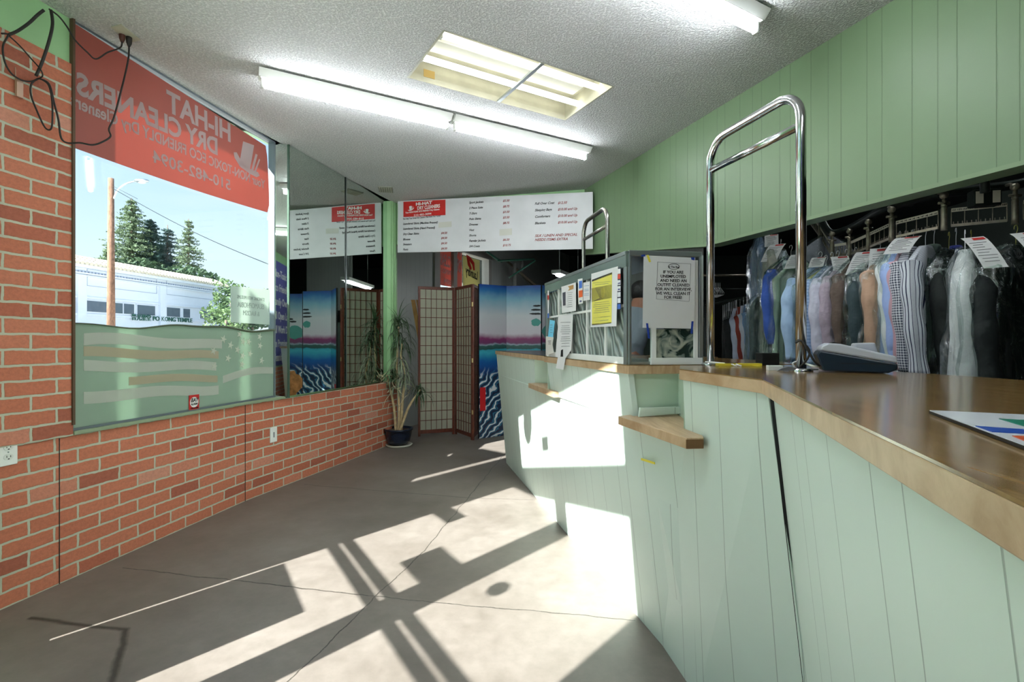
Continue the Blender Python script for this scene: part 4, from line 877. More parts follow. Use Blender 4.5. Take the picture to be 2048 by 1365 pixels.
# logo card at right
FCd = frame((.516, .6185, KT), (.08, -.0365)); cdv = .24; cdl = .34
cd = thing('counter_mat', 'white counter card with green, blue and orange stripes on the near counter', 'mat', FCd @ Vector((cdl/2, -cdv/2, 0)))
obj('card_base', MB().box(FCd, 0, cdl, -cdv, 0, .0005, .0035), M_BLK, cd); obj('card_face', MB().box(FCd, .0005, cdl-.001, -cdv+.001, -.0003, .0035, .0045), mat('glossy_white_card', (226, 230, 236), .2), cd)
def flat(nm, pts, m):
    w = MB(); P = []
    for u, v in pts:
        y = (CH-KT-.005)*1000/(v-682.5); P.append(((u-1024)/1000*y, y))
    w.prism(P, KT+.0046, KT+.0052); obj(nm, w, m, cd)
flat('green_stripe', [(1998,838),(2060,841),(2120,844),(2110,866),(2048,853)], mat('teal_green_print', (0, 120, 96), .3))
flat('blue_stripe', [(1951,852.5),(2060,860),(2130,864),(2120,872),(2048,867.5),(1984,864)], mat('royal_blue_print', (14, 70, 170), .3))
flat('orange_stripe', [(2024,872),(2060,873),(2110,875),(2100,892),(2048,882)], mat('orange_print', (206, 84, 40), .3))

# ------------------------------------------------------------------ folding screens
M_DWOOD = wood_mat('dark_red_stained_wood', (84, 40, 28), (116, 58, 40), .35, 2)
M_RICE = mat('aged_rice_paper', (196, 196, 176), .8, trans=.3)
M_HINGE = mat('brass_hinge', (190, 170, 120), .35, .9)
def screen_frame(a, b): return frame((a[0], a[1], 0), (b[0]-a[0], b[1]-a[1])), math.hypot(b[0]-a[0], b[1]-a[1])
sc1 = thing('shoji_screen', 'dark wood lattice folding screen with rice paper beside the potted plant', 'folding screen', (-.75, 6.05, 0))
HS = 1.81
for a, b in (((-1.132, 6.02), (-.712, 6.18)), ((-.698, 6.18), (-.457, 5.79)), ((-.448, 5.785), (-.40, 6.2))):
    F, W_ = screen_frame(a, b); w = MB()
    w.box(F, 0, .028, -.01, .01, .0, HS); w.box(F, W_-.028, W_, -.01, .01, 0, HS); w.box(F, .028, W_-.028, -.01, .01, HS-.035, HS); w.box(F, .028, W_-.028, -.01, .01, .03, .075)
    fr_ = obj('panel_frame', w, M_DWOOD, sc1, bevel=.002)
    w = MB(); nx, nz_ = 6, 15
    for i in range(1, nx): x = .028+(W_-.056)*i/nx; w.box(F, x-.003, x+.003, -.006, .0, .075, HS-.035)
    for i in range(1, nz_): z = .075+(HS-.11)*i/nz_; w.box(F, .028, W_-.028, -.0065, -.0005, z-.0035, z+.0035)
    obj('lattice', w, M_DWOOD, fr_)
    obj('rice_paper', MB().box(F, .02, W_-.02, .001, .003, .06, HS-.02), M_RICE, fr_)
for z in (.3, .9, 1.55):
    w = MB(); w.box(frame((-.457, 5.778, 0), (1, 0)), -.008, .008, -.003, 0, z, z+.05); obj('hinge', w, M_HINGE, sc1)
def paint_mat():
    m, n, p = base_mat('printed_seascape_canvas'); uv = N(n, 'UVMap'); sx = N(n, 'SeparateXYZ'); L(n, uv.outputs[0], sx.inputs[0])
    mp = N(n, 'Mapping'); mp.inputs['Scale'].default_value = (5, 5, 5); L(n, uv.outputs[0], mp.inputs[0])
    nz = N(n, 'TexNoise'); nz.inputs['Scale'].default_value = 1.4; nz.inputs['Detail'].default_value = 4; L(n, mp.outputs[0], nz.inputs[0])
    ma = N(n, 'Math', operation='MULTIPLY_ADD'); ma.inputs[1].default_value = .09; L(n, nz.outputs[0], ma.inputs[0]); L(n, sx.outputs[1], ma.inputs[2])
    sb = N(n, 'Math', operation='SUBTRACT'); sb.inputs[1].default_value = .045; L(n, ma.outputs[0], sb.inputs[0])
    dv = N(n, 'Math', operation='DIVIDE'); dv.inputs[1].default_value = 1.82; L(n, sb.outputs[0], dv.inputs[0])
    r = N(n, 'ValToRGB'); L(n, dv.outputs[0], r.inputs[0]); cr = r.color_ramp
    cr.elements[0].position = 0; cr.elements[0].color = C(150, 140, 150); cr.elements[1].position = 1; cr.elements[1].color = C(20, 60, 150)
    for pos, c in ((.44, (20, 60, 130)), (.50, (10, 90, 160)), (.56, (60, 170, 190)), (.577, (50, 150, 170)), (.582, (40, 80, 76)), (.605, (50, 96, 90)), (.61, (150, 170, 184)), (.62, (110, 60, 100)), (.645, (130, 50, 100)), (.68, (200, 196, 204)), (.80, (196, 202, 206)), (.90, (120, 170, 190)), (.96, (40, 110, 170))):
        e = cr.elements.new(pos); e.color = C(c)
    # curling sea foam in the lower part
    mp2 = N(n, 'Mapping'); mp2.inputs['Rotation'].default_value = (0, 0, .5); mp2.inputs['Scale'].default_value = (2.2, 3.4, 1); L(n, uv.outputs[0], mp2.inputs[0])
    wv = N(n, 'TexWave'); wv.inputs['Scale'].default_value = 1.5; wv.inputs['Distortion'].default_value = 9; wv.inputs['Detail'].default_value = 2; wv.inputs['Detail Scale'].default_value = 1.3; L(n, mp2.outputs[0], wv.inputs[0])
    rw = N(n, 'ValToRGB'); c2 = rw.color_ramp; c2.interpolation = 'CONSTANT'; L(n, wv.outputs[0], rw.inputs[0])
    c2.elements[0].position = 0; c2.elements[0].color = C(16, 34, 62); c2.elements[1].position = .9; c2.elements[1].color = C(222, 226, 228)
    for pos, c in ((.28, (24, 74, 120)), (.42, (60, 140, 160)), (.56, (20, 54, 96)), (.80, (130, 176, 190))): e = c2.elements.new(pos); e.color = C(c)
    ms = N(n, 'MapRange'); ms.inputs['From Min'].default_value = .47; ms.inputs['From Max'].default_value = .40; L(n, dv.outputs[0], ms.inputs[0])
    mm = N(n, 'MixRGB'); L(n, ms.outputs[0], mm.inputs[0]); L(n, r.outputs[0], mm.inputs[1]); L(n, rw.outputs[0], mm.inputs[2])
    L(n, mm.outputs[0], p.inputs['Base Color']); p.inputs['Roughness'].default_value = .5; return m
M_PAINT = paint_mat()
sc2 = thing('painted_screen', 'folding screen printed with blue sea waves, purple horizon and red cartouche', 'folding screen', (.2, 5.95, 0))
pts_ = [(-.387, 5.78), (-.069, 6.0), (.346, 5.9), (.62, 6.15), (.98, 5.95)]; PFR = []
for i in range(4):
    F, W_ = screen_frame(pts_[i], pts_[i+1]); PFR.append((F, W_))
    pn = obj('canvas_panel', MB().box(F, .004, W_-.004, -.011, .011, .02, HS), M_PAINT, sc2, bevel=.003)
    obj('dark_edge', MB().box(F, -.001, .004, -.010, .010, .02, HS), M_BLK, pn)
F0_ = PFR[0][0]; a, b = hit(F0_, 960, 823, -.012); c, d = hit(F0_, 971, 775, -.012)
obj('red_cartouche', MB().box(F0_, a, c, -.0135, -.0112, b, d), mat('red_cartouche_print', (196, 30, 34), .5), sc2)
M_INK = mat('dark_ink_print', (26, 34, 34), .6); M_JADE = mat('jade_foliage_print', (74, 150, 140), .6); M_ROCK = mat('orange_rock_print', (206, 140, 80), .6, var=.35, vscale=18)
def blob(w, F, x, z, rx, rz, y=-.0125, n_=16, jag=.18, seed=1):
    R = random.Random(seed); w.extr(F, [(x+rx*math.cos(k*2*math.pi/n_)*(1+R.uniform(-jag, jag)), z+rz*math.sin(k*2*math.pi/n_)*(1+R.uniform(-jag, jag))) for k in range(n_)], y, y+.0012)
F1_, W1_ = PFR[1]
for k, (u, v, rx, rz) in enumerate(((1071,620,.05,.012),(1080,612,.05,.012),(1066,628,.04,.01),(1078,628,.05,.012),(1086,620,.04,.01))):
    w = MB(); a, b = hit(F1_, u, v, -.012); blob(w, F1_, min(a, W1_-rx), b, rx, rz, seed=k); obj('pine_spray', w, M_INK, sc2)
w = MB(); a, b = hit(F1_, 1078, 645, -.012); blob(w, F1_, min(a, W1_-.06), b, .06, .045, seed=9); obj('green_crag', w, M_JADE, sc2)
F2_, W2_ = PFR[2]; F3_, W3_ = PFR[3]
for F, W_, sd in ((F2_, W2_, 3), (F3_, W3_, 5)):
    w = MB(); blob(w, F, W_*.5, .56, W_*.46, .19, seed=sd, n_=22); obj('rock', w, M_ROCK, sc2)
    w = MB(); blob(w, F, W_*.3, 1.27, W_*.28, .09, seed=sd+1, y=-.013); obj('green_crag', w, M_JADE, sc2)
    for k in range(4): w = MB(); blob(w, F, W_*(.35+.12*k), 1.42+.035*(k % 3), .05, .014, seed=sd+k, y=-.0135); obj('pine_spray', w, M_INK, sc2)
# planks behind the screen
for i, (u0, u1, lb) in enumerate(((822, 868, 'yellow wooden plank leaning on the grey wall, front one'), (832, 876, 'yellow wooden plank leaning behind the lattice screen, the rear one'))):
    a = px(u0, 600, 6.42+.05*i); b = px(u1, 835, 6.3+.05*i); b.z = 0.0
    w = MB(); o = Vector((.05, .0, 0)); q = Vector((0, .02, 0)); w.hexa([b, b+o, b+o+q, b+q, a, a+o, a+o+q, a+q]); tag(obj('wooden_plank', w, wood_mat('pine_plank_%s' % 'ab'[i], (170, 122, 50), (206, 160, 80), .5, 1)), lb, 'plank')

# ------------------------------------------------------------------ potted dragon plant
PX, PY = -1.245, 5.48
pl_ = thing('potted_plant', 'tall straggly spiky leaved plant in a dark blue pot in the corner', 'plant', (PX, PY, 0))
w = MB(); w.lathe((PX, PY, .028), [(0, 0), (.10, 0), (.125, .03), (.142, .10), (.148, .145), (.158, .15), (.158, .168), (.145, .168), (.138, .14), (0, .14)], 36); obj('pot', w, mat('dark_blue_glazed_pot', (20, 30, 48), .2), pl_)
w = MB(); w.lathe((PX+.01, PY-.01, 0), [(0, 0), (.12, 0), (.145, .022), (.14, .026), (.12, .012), (0, .012)], 32); obj('saucer', w, mat('cream_saucer', (206, 204, 190), .5), pl_)
w = MB(); w.lathe((PX, PY, .0), [(0, .176), (.138, .172)], 24); obj('soil', w, mat('brown_soil', (78, 58, 40), .95, bscale=60, bstr=1), pl_)
M_BARK = mat('pale_tan_bark', (188, 168, 128), .8, var=.25, vscale=30, bscale=60, bstr=.6)
M_LEAF = mat('dark_green_blade_leaf', (62, 88, 58), .4, var=.3, vscale=6); M_LEAF2 = mat('grey_green_blade_leaf', (120, 132, 106), .5, var=.3, vscale=6)
stems = [[(0,0,.16),(.01,-.01,.45),(-.02,.01,.8),(-.01,.02,1.1),(.0,.02,1.34)], [(.03,.0,.16),(.05,-.02,.5),(.08,-.03,.78),(.03,-.02,.98),(.04,.0,1.12)], [(-.03,.01,.16),(-.05,.0,.42),(-.10,.01,.66),(-.13,.0,.78)], [(.02,-.03,.16),(.12,-.06,.42),(.2,-.05,.55),(.25,-.05,.62)]]
for st_ in stems:
    P = soft([Vector((PX+a, PY+b, c)) for a, b, c in st_]); obj('stem', MB().tube(P, [.016-.008*i/len(P) for i in range(len(P))], 10), M_BARK, pl_)
R = random.Random(3)
def tuft(c, n_, ln, up, m, nm='leaf_tuft'):
    w = MB()
    for i in range(n_):
        az = R.uniform(0, 2*math.pi); el = R.uniform(-.15, up); l_ = ln*R.uniform(.6, 1.1); wd = R.uniform(.005, .0085)
        d = Vector((math.cos(az), math.sin(az), 0)); sd_ = Vector((-d.y, d.x, 0)); ps = []; p = Vector(c)+Vector((0, 0, R.uniform(-.06, .06))); th = el
        K = 7
        for k in range(K+1):
            p.x = max(p.x, -1.28+.24*(p.y-5.69)); ps.append(p.copy()); p += (d*math.cos(th)+Vector((0, 0, math.sin(th))))*l_/K; th -= (.30+R.uniform(0, .12))*(1 if el < 1.2 else .45)
            th = max(th, -1.5)
        for k in range(K):
            w0 = wd*(1-(k/K)**2); w1 = wd*(1-((k+1)/K)**2)+.0003
            f = w.face([ps[k]-sd_*w0, ps[k]+sd_*w0, ps[k+1]+sd_*w1, ps[k+1]-sd_*w1])
    o = obj(nm, w, m, pl_, recalc=False); return o
tuft((PX, PY+.02, 1.34), 46, .33, 1.5, M_LEAF); tuft((PX, PY+.02, 1.22), 34, .30, .6, M_LEAF); tuft((PX+.04, PY, 1.1), 44, .32, .9, M_LEAF)
tuft((PX+.03, PY-.02, .92), 40, .28, .4, M_LEAF2); tuft((PX-.13, PY, .78), 38, .27, .8, M_LEAF); tuft((PX+.25, PY-.05, .6), 46, .28, .9, M_LEAF); tuft((PX+.08, PY-.03, .76), 50, .26, .5, M_LEAF2); tuft((PX-.02, PY, .68), 30, .24, .3, M_LEAF2)
for k in range(9):
    p = Vector((PX+R.uniform(-.1, .12), PY+R.uniform(-.06, .02), R.uniform(.55, .85))); P = [p.copy()]
    for q in range(6): p = p+Vector((R.uniform(-.07, .07), R.uniform(-.05, .03), R.uniform(-.09, .02))); P.append(p.copy())
    obj('dry_root', MB().tube(soft(P), .0028, 6), mat('dry_pale_root', (206, 196, 160), .8) if k == 0 else bpy.data.materials['dry_pale_root'], pl_)

# ------------------------------------------------------------------ back room
F_ = FBK
bx = [hit(F_, u, 540)[0] for u in (879, 927, 928, 961)]
zr0 = hit(F_, 905, 574)[1]
bb = thing('red_banner', 'red lettered banner hanging in the back room window above the screen', 'banner', F_ @ Vector(((bx[0]+bx[1])/2, .03, 1.9)))
obj('banner_sheet', MB().box(F_, bx[0], bx[1], .03, .033, zr0, 2.57), M_BANR, bb)
def bt2(t, ul, vl, ur, vr, size, bold):
    a, b = hit(F_, ul, vl); c, d = hit(F_, ur, vr); w = MB(); w.text(F_, t, c, d, size, y=.027, mirror=True, fit=c-a, rot=math.atan2(b-d, c-a), bold=bold); obj('banner_line', w, M_BANW, bb)
bt2('CLEAN', 881, 527, 904, 536, .24, .006); bt2('FRIENDLY D', 880, 543, 905, 551, .1, .002); bt2('3094', 891, 566, 905, 571, .11, .002); bt2('HI', 914, 505, 924, 512, .2, .006); bt2('DR', 914, 540, 924, 545, .28, .006)
yb = thing('yellow_banner', 'pale yellow banner with red swoosh and mirrored dark script in back window', 'banner', F_ @ Vector(((bx[2]+bx[3])/2, .02, 1.9)))
zy = hit(F_, 930, 572)[1]
obj('banner_sheet', MB().box(F_, bx[2], bx[3], .016, .019, zy, 2.52), film_mat('pale_yellow_banner', (196, 190, 140), .4), yb)
w = MB(); w.extr(F_, [hit(F_, u, v) for u, v in ((934,509),(942,514),(950,526),(951,541),(948,541),(946,530),(940,521),(945,537),(943,541),(937,530))], .012, .0145); obj('red_swoosh', w, M_RED, yb)
a, b = hit(F_, 932, 548); c, d = hit(F_, 956, 560); w = MB(); w.text(F_, 'Laundry', c, d, .2, y=.014, mirror=True, fit=c-a, rot=math.atan2(b-d, c-a), bold=.004); obj('script_line', w, M_BLK, yb)
M_PIPEG = mat('green_painted_pipe', (36, 96, 78), .5); M_PIPEW = mat('grey_duct_pipe', (150, 152, 146), .5); M_RUSTP = mat('brown_rusty_pipe', (86, 76, 60), .7)
def pipe(name, label, pts, r, m, cat='pipe', group=None):
    return tag(obj(name, MB().tube(pts, r, 12), m), label, cat, group)
pipe('green_pipe', 'horizontal green pipe under the back room ceiling', [px(995, 522, 8.3), px(1069, 518.5, 8.3)], .016, M_PIPEG)
pipe('green_pipe', 'slanting green pipe brace crossing in front of the grey duct', [px(1018, 556, 7.9), px(1071, 521, 7.9)], .014, M_PIPEG)
pipe('duct_pipe', 'thick vertical grey duct pipe behind the painted screen', [px(1029, 527, 9), Vector((px(1029, 527, 9).x, 9, 0))], .038, M_PIPEW)
pipe('duct_pipe', 'short thinner grey duct stub right of the thick duct', [px(1044, 522, 9.2), px(1044, 543, 9.2)], .026, M_PIPEW)
pipe('rusty_brace', 'long slanting rusty brace behind the green pipes', [px(1012, 521, 9.0), px(1072, 572, 9.0)], .022, M_RUSTP)
pipe('rusty_brace', 'second shorter slanting rusty brace near the ducts', [px(1040, 545, 9.1), px(1085, 595, 9.1)], .022, M_RUSTP)
pipe('green_pipe', 'green pipe running along the top of the grey back wall', [px(972, 503, 7.6), px(1003, 524, 8.8)], .018, M_PIPEG)
# hanging strip light
h0 = px(1112, 547, 6.9); t = thing('hanging_strip_light', 'suspended fluorescent strip light glowing in the dark back room', 'ceiling light', h0)
FHL = frame((h0.x, h0.y, h0.z), (.45, 1)); obj('housing', MB().box(FHL, 0, 1.2, -.07, .07, 0, .05), M_WFIX, t, bevel=.004)
obj('tube', MB().tube([FHL @ Vector((.03, 0, -.02)), FHL @ Vector((1.17, 0, -.02))], .0175, 12), M_TUBE, t)
for x in (.15, 1.05): obj('chain', MB().tube([FHL @ Vector((x, 0, .05)), FHL @ Vector((x, 0, 3.3-h0.z))], .003, 6), M_ALU, t)
strip_light(Vector((2.03, 2.0, 3.28)), Vector((1.62, 3.13, 3.28)), 'added fluorescent strip lighting the conveyor clothes, unseen behind the green soffit')  # lamp added out of view to brighten the hanging clothes
strip_light(Vector((4.6, 5.6, 3.28)), Vector((4.2, 6.75, 3.28)), 'added unseen fluorescent strip deep in the back room above the lower rack')  # extra unseen lamp, added to lift the dark back room
tag(obj('corrugated_panel', MB().box(frame((1.95, 8.4), (1, .06)), 0, 1.3, 0, .03, 1.75, 3.3), M_GWALL), 'grey ribbed panel glimpsed under the soffit behind the paper sign', 'panel')
# machine silhouettes in the dark
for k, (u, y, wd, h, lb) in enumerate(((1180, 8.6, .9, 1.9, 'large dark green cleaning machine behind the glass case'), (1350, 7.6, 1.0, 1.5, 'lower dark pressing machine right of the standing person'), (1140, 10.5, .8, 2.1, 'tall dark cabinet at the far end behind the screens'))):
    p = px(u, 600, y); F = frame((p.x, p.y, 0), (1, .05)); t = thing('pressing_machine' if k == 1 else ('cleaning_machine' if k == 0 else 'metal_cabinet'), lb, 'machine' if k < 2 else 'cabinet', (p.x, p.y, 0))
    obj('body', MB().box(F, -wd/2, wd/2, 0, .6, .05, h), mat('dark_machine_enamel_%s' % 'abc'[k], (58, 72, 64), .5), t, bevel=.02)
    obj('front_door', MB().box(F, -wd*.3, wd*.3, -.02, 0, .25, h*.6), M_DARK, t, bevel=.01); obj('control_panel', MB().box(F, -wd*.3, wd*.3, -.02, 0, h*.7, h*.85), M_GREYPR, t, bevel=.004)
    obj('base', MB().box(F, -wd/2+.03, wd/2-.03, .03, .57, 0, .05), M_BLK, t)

# ------------------------------------------------------------------ garment conveyor
M_IRON = mat('blackened_iron', (34, 42, 38), .45, .5); M_BRKT = mat('dirty_steel_bracket', (150, 142, 126), .4, .7, var=.2, vscale=40); M_LABEL = mat('cream_number_strip', (206, 198, 182), .6)
path = [(2100,392,2.08),(2030,405,2.15),(1888,420,2.28),(1783,446,2.52),(1737,468,2.78),(1699,485,3.02),(1664,490,3.16),(1640,452,3.55),(1618,425,4.0)]
CPt = [px(*p) for p in path]
cv = thing('garment_conveyor', 'overhead iron garment conveyor with numbered slotted rails under the soffit', 'conveyor', CPt[3]-Vector((0, 0, .1)))
up = Vector((0, 0, 1))
obj('guide_tube', MB().tube(soft([p+up*.10+Vector((.05, .1, 0)) for p in CPt]), .022, 12), M_IRON, cv)
for i in range(len(CPt)-1):
    a, b = CPt[i], CPt[i+1]; d = (b-a); dn = d.normalized(); nside = dn.cross(up).normalized(); a2 = a+dn*.025; b2 = b-dn*.025
    def bar(w, p, q, hw, hh):
        o = nside*hw; z = up*hh; w.hexa([p-o-z, q-o-z, q+o-z, p+o-z, p-o+z, q-o+z, q+o+z, p+o+z])
    w = MB(); bar(w, a2-up*.006, b2-up*.006, .002, .008); bar(w, a2-up*.075, b2-up*.075, .003, .006)
    n_ = max(4, int(d.length/.06))
    for k in range(n_+1):
        p = a2+(b2-a2)*k/n_; bar(w, p-up*.07-dn*.002, p-up*.07+dn*.002, .002, 0.0) if False else None
        w.tube([p-up*.078, p-up*.004], .0022, 6)
    for k in range(n_*3): p = a2+(b2-a2)*(k+.5)/(n_*3); w.tube([p-up*.07, p-up*.058], .0018, 5)
    sec = obj('slot_rail', w, M_BRKT, cv)
    w = MB(); s_ = 1 if (nside.dot(-a) > 0) else -1
    p, q = a2-up*.006+nside*.0028*s_, b2-up*.006+nside*.0028*s_; o = nside*.0008; z = up*.008
    w.hexa([p-o-z, q-o-z, q+o-z, p+o-z, p-o+z, q-o+z, q+o+z, p+o+z]); strip = obj('number_strip', w, M_LABEL, sec)
    if i in (1, 2, 3):
        n0 = {1: 160, 2: 150, 3: 140}[i]; FN = frame(q+nside*.001*s_, (a-b)); ln = (b2-a2).length
        # numbers read left to right towards the camera's right
        w = MB()
        for k in range(10): w.text(FN, str(n0-9+k), ln*(k+.5)/10, -.004, .011, y=-.0006 if (FN.col[1].xyz.dot(-a) < 0) else .0006, align='CENTER', depth=.0003, bold=.0003, rot=0)
        obj('slot_numbers', w, M_BLK, sec)
for i in range(1, len(CPt)-1):
    p = CPt[i]; w = MB(); w.tube([p-up*.095, p-up*.06, p+up*.005, p+up*.03], [.013, .012, .012, .009], 10); w.tube([p+up*.0, p+up*.06], .008, 8); w.ball(p+up*.066, .017); w.ball(p+up*.02, .012)
    w.tube([p+up*.03+Vector((-.025, -.0, 0)), p+up*.03+Vector((.025, .0, 0))], .006, 8)
    w.tube(soft([p+up*.07, p+up*.09+Vector((.02, .04, 0)), p+up*.10+Vector((.05, .09, 0))]), .007, 8)
    obj('hanger_bracket', w, M_BRKT, cv)
bxp = px(1976, 394, 2.14); F = frame(bxp, (-.3, .9) if False else (.95, -.25))
dv_ = obj('drive_box', MB().box(F, -.05, .05, 0, .05, -.035, .035), M_IRON, cv, bevel=.004)
for s in (-1, 1): obj('inspection_plate', MB().box(F, s*.03-.014, s*.03+.014, -.002, 0, -.026, .026), M_LABEL, dv_, bevel=.004)
pipe('bent_pipe', 'thick black bent pipe arching over the garment conveyor', soft([px(1790, 408, 2.7), px(1850, 382, 2.4), px(1900, 358, 2.22), px(1940, 338, 2.10), px(1958, 338, 2.07), px(1968, 352, 2.08), px(1970, 385, 2.1)], 8), .0165, M_IRON)
tag(obj('metal_channel', MB().box(frame(px(1764, 413, 2.75), (.97, -.26)), 0, .16, 0, .05, 0, .045), M_IRON, bevel=.003), 'dark folded metal channel above the conveyor under the soffit edge', 'bracket')
pipe('thin_rod', 'thin steel rod running along behind the conveyor', [px(1726, 420, 3.3), px(1830, 392, 2.9)], .006, M_BRKT)

# ------------------------------------------------------------------ garments
M_HGW = mat('white_wire_hanger', (222, 224, 228), .4); M_HGY = mat('olive_wire_hanger', (150, 146, 70), .4)
def stripe_mat(name, c1, c2, period, ang, duty=.3, check=False):
    m, n, p = base_mat(name); t = N(n, 'NewGeometry'); mp = N(n, 'Mapping'); mp.inputs['Rotation'].default_value = (0, 0, -ang); L(n, t.outputs['Position'], mp.inputs[0])
    s_ = N(n, 'SeparateXYZ'); L(n, mp.outputs[0], s_.inputs[0])
    def st(sock):
        a = N(n, 'Math', operation='ADD'); a.inputs[1].default_value = 50; L(n, sock, a.inputs[0]); b = N(n, 'Math', operation='PINGPONG'); b.inputs[1].default_value = period/2; L(n, a.outputs[0], b.inputs[0])
        c = N(n, 'Math', operation='LESS_THAN'); c.inputs[1].default_value = period*duty/2; L(n, b.outputs[0], c.inputs[0]); return c
    ad = N(n, 'Math', operation='MULTIPLY_ADD'); ad.inputs[1].default_value = 1.0; at_ = N(n, 'UVMap'); su_ = N(n, 'SeparateXYZ'); L(n, at_.outputs[0], su_.inputs[0]); L(n, su_.outputs[0], ad.inputs[0]); ad.inputs[2].default_value = 0
    f = st(ad.outputs[0]); mm = N(n, 'MixRGB'); mm.inputs[1].default_value = C(c2); mm.inputs[2].default_value = C(c1)
    if check:
        g = st(s_.outputs[2]); h_ = N(n, 'Math', operation='ADD'); L(n, f.outputs[0], h_.inputs[0]); L(n, g.outputs[0], h_.inputs[1]); k = N(n, 'Math', operation='MULTIPLY'); k.inputs[1].default_value = .5; L(n, h_.outputs[0], k.inputs[0]); L(n, k.outputs[0], mm.inputs[0])
    else: L(n, f.outputs[0], mm.inputs[0])
    L(n, mm.outputs[0], p.inputs['Base Color']); p.inputs['Roughness'].default_value = .8; return m
def cloth(c): 
    nm = 'cloth_%d_%d_%d' % c
    return bpy.data.materials.get(nm) or mat(nm, tuple(min(235, int(x*1.12+6)) for x in c), .8, bscale=11, bstr=.7, bdist=.03, var=.08, vscale=9)
def body_mesh(p, ang, W, T, Lg, zn, rr, fold=.008, crump=0, segs=36, rows=16, sh=.12, flare=1.05, open_bottom=False):
    w = MB(); wl = w.bm.verts.layers.float.new('wrap'); ca, sa = math.cos(ang), math.sin(ang); rings = []; ph = rr.uniform(0, 6)
    S = [0, .015, .04, .075, sh]+[sh+(Lg-sh)*k/(rows-4) for k in range(1, rows-3)]
    for s in S:
        if s < sh: k = s/sh; hw = .045+(W/2-.045)*(k**.85); ht = .022+(T/2-.022)*k
        else: k = (s-sh)/(Lg-sh); hw = W/2*(1-.03*math.sin(k*3)+(flare-1)*k); ht = T/2*(1+.12*k)
        ring = []
        for j in range(segs):
            th = 2*math.pi*j/segs; c_, s_ = math.cos(th), math.sin(th); e = .75
            x = hw*math.copysign(abs(c_)**e, c_); y = ht*math.copysign(abs(s_)**e, s_)
            fo = fold*min(1, s/.25)*(math.sin(7*th+ph+s*1.5)+.5*math.sin(13*th+ph*2-s*4)); y += fo*math.copysign(1, s_) if abs(s_) > .2 else 0
            x += rr.uniform(-crump, crump); y += rr.uniform(-crump, crump)
            ring.append(w.bm.verts.new((p.x+x*ca-y*sa, p.y+x*sa+y*ca, zn-s+rr.uniform(-crump, crump)*.5-(.012*math.sin(5*th+ph) if s > Lg*.97 else 0)))); ring[-1][wl] = (hw*(1-c_) if th <= math.pi else 2*hw+hw*(1+c_))+ht*abs(s_)*(1 if c_ > 0 else -1)*0+.12*s
        rings.append(ring)
    for i in range(len(rings)-1):
        for j in range(segs):
            f = w.bm.faces.new([rings[i][j], rings[i][(j+1) % segs], rings[i+1][(j+1) % segs], rings[i+1][j]]); f.smooth = True
    if not open_bottom: w.bm.faces.new(rings[0]); w.bm.faces.new(rings[-1])
    return w
def tag_sheet(par, p, zn, lean, wd, ln, rr, redc=(200, 40, 40)):
    """paper ticket bending over the shoulder towards the room"""
    dcam = Vector((-p.x, -p.y, 0)).normalized(); sd = Vector((-dcam.y, dcam.x, 0)); c0 = p+dcam*.04+sd*lean*.3; w = MB(); P0 = []
    K = 6
    for k in range(K+1):
        t = k/K; P0.append(Vector((c0.x, c0.y, zn-.0))+dcam*(.02+.07*math.sin(t*1.5))+sd*lean*t+up*(.015-ln*(t**1.25)))
    for k in range(K): w.face([P0[k]-sd*wd/2, P0[k]+sd*wd/2, P0[k+1]+sd*wd/2, P0[k+1]-sd*wd/2])
    o = obj('paper_tag', w, M_PAPER, par, recalc=False)
    off = dcam*.0015+up*.0015
    w = MB(); w.face([P0[0]*.6+P0[1]*.4-sd*wd*.1+off, P0[0]*.6+P0[1]*.4+sd*wd*.42+off, P0[1]*.9+P0[2]*.1+sd*wd*.42+off, P0[1]*.9+P0[2]*.1-sd*wd*.1+off]); obj('red_heading', w, M_RED, o, recalc=False)
    w = MB()
    for k in range(8):
        t = .28+.08*k; i = min(K-1, int(t*K)); q = P0[i].lerp(P0[i+1], t*K-i); q2 = q-up*.0022; a = wd*rr.uniform(.30, .42); b = wd*rr.uniform(.1, .4)
        w.face([q-sd*a+off, q+sd*b+off, q2+sd*b+off, q2-sd*a+off])
    obj('written_lines', w, M_GREYPR, o, recalc=False)
NG = [0]
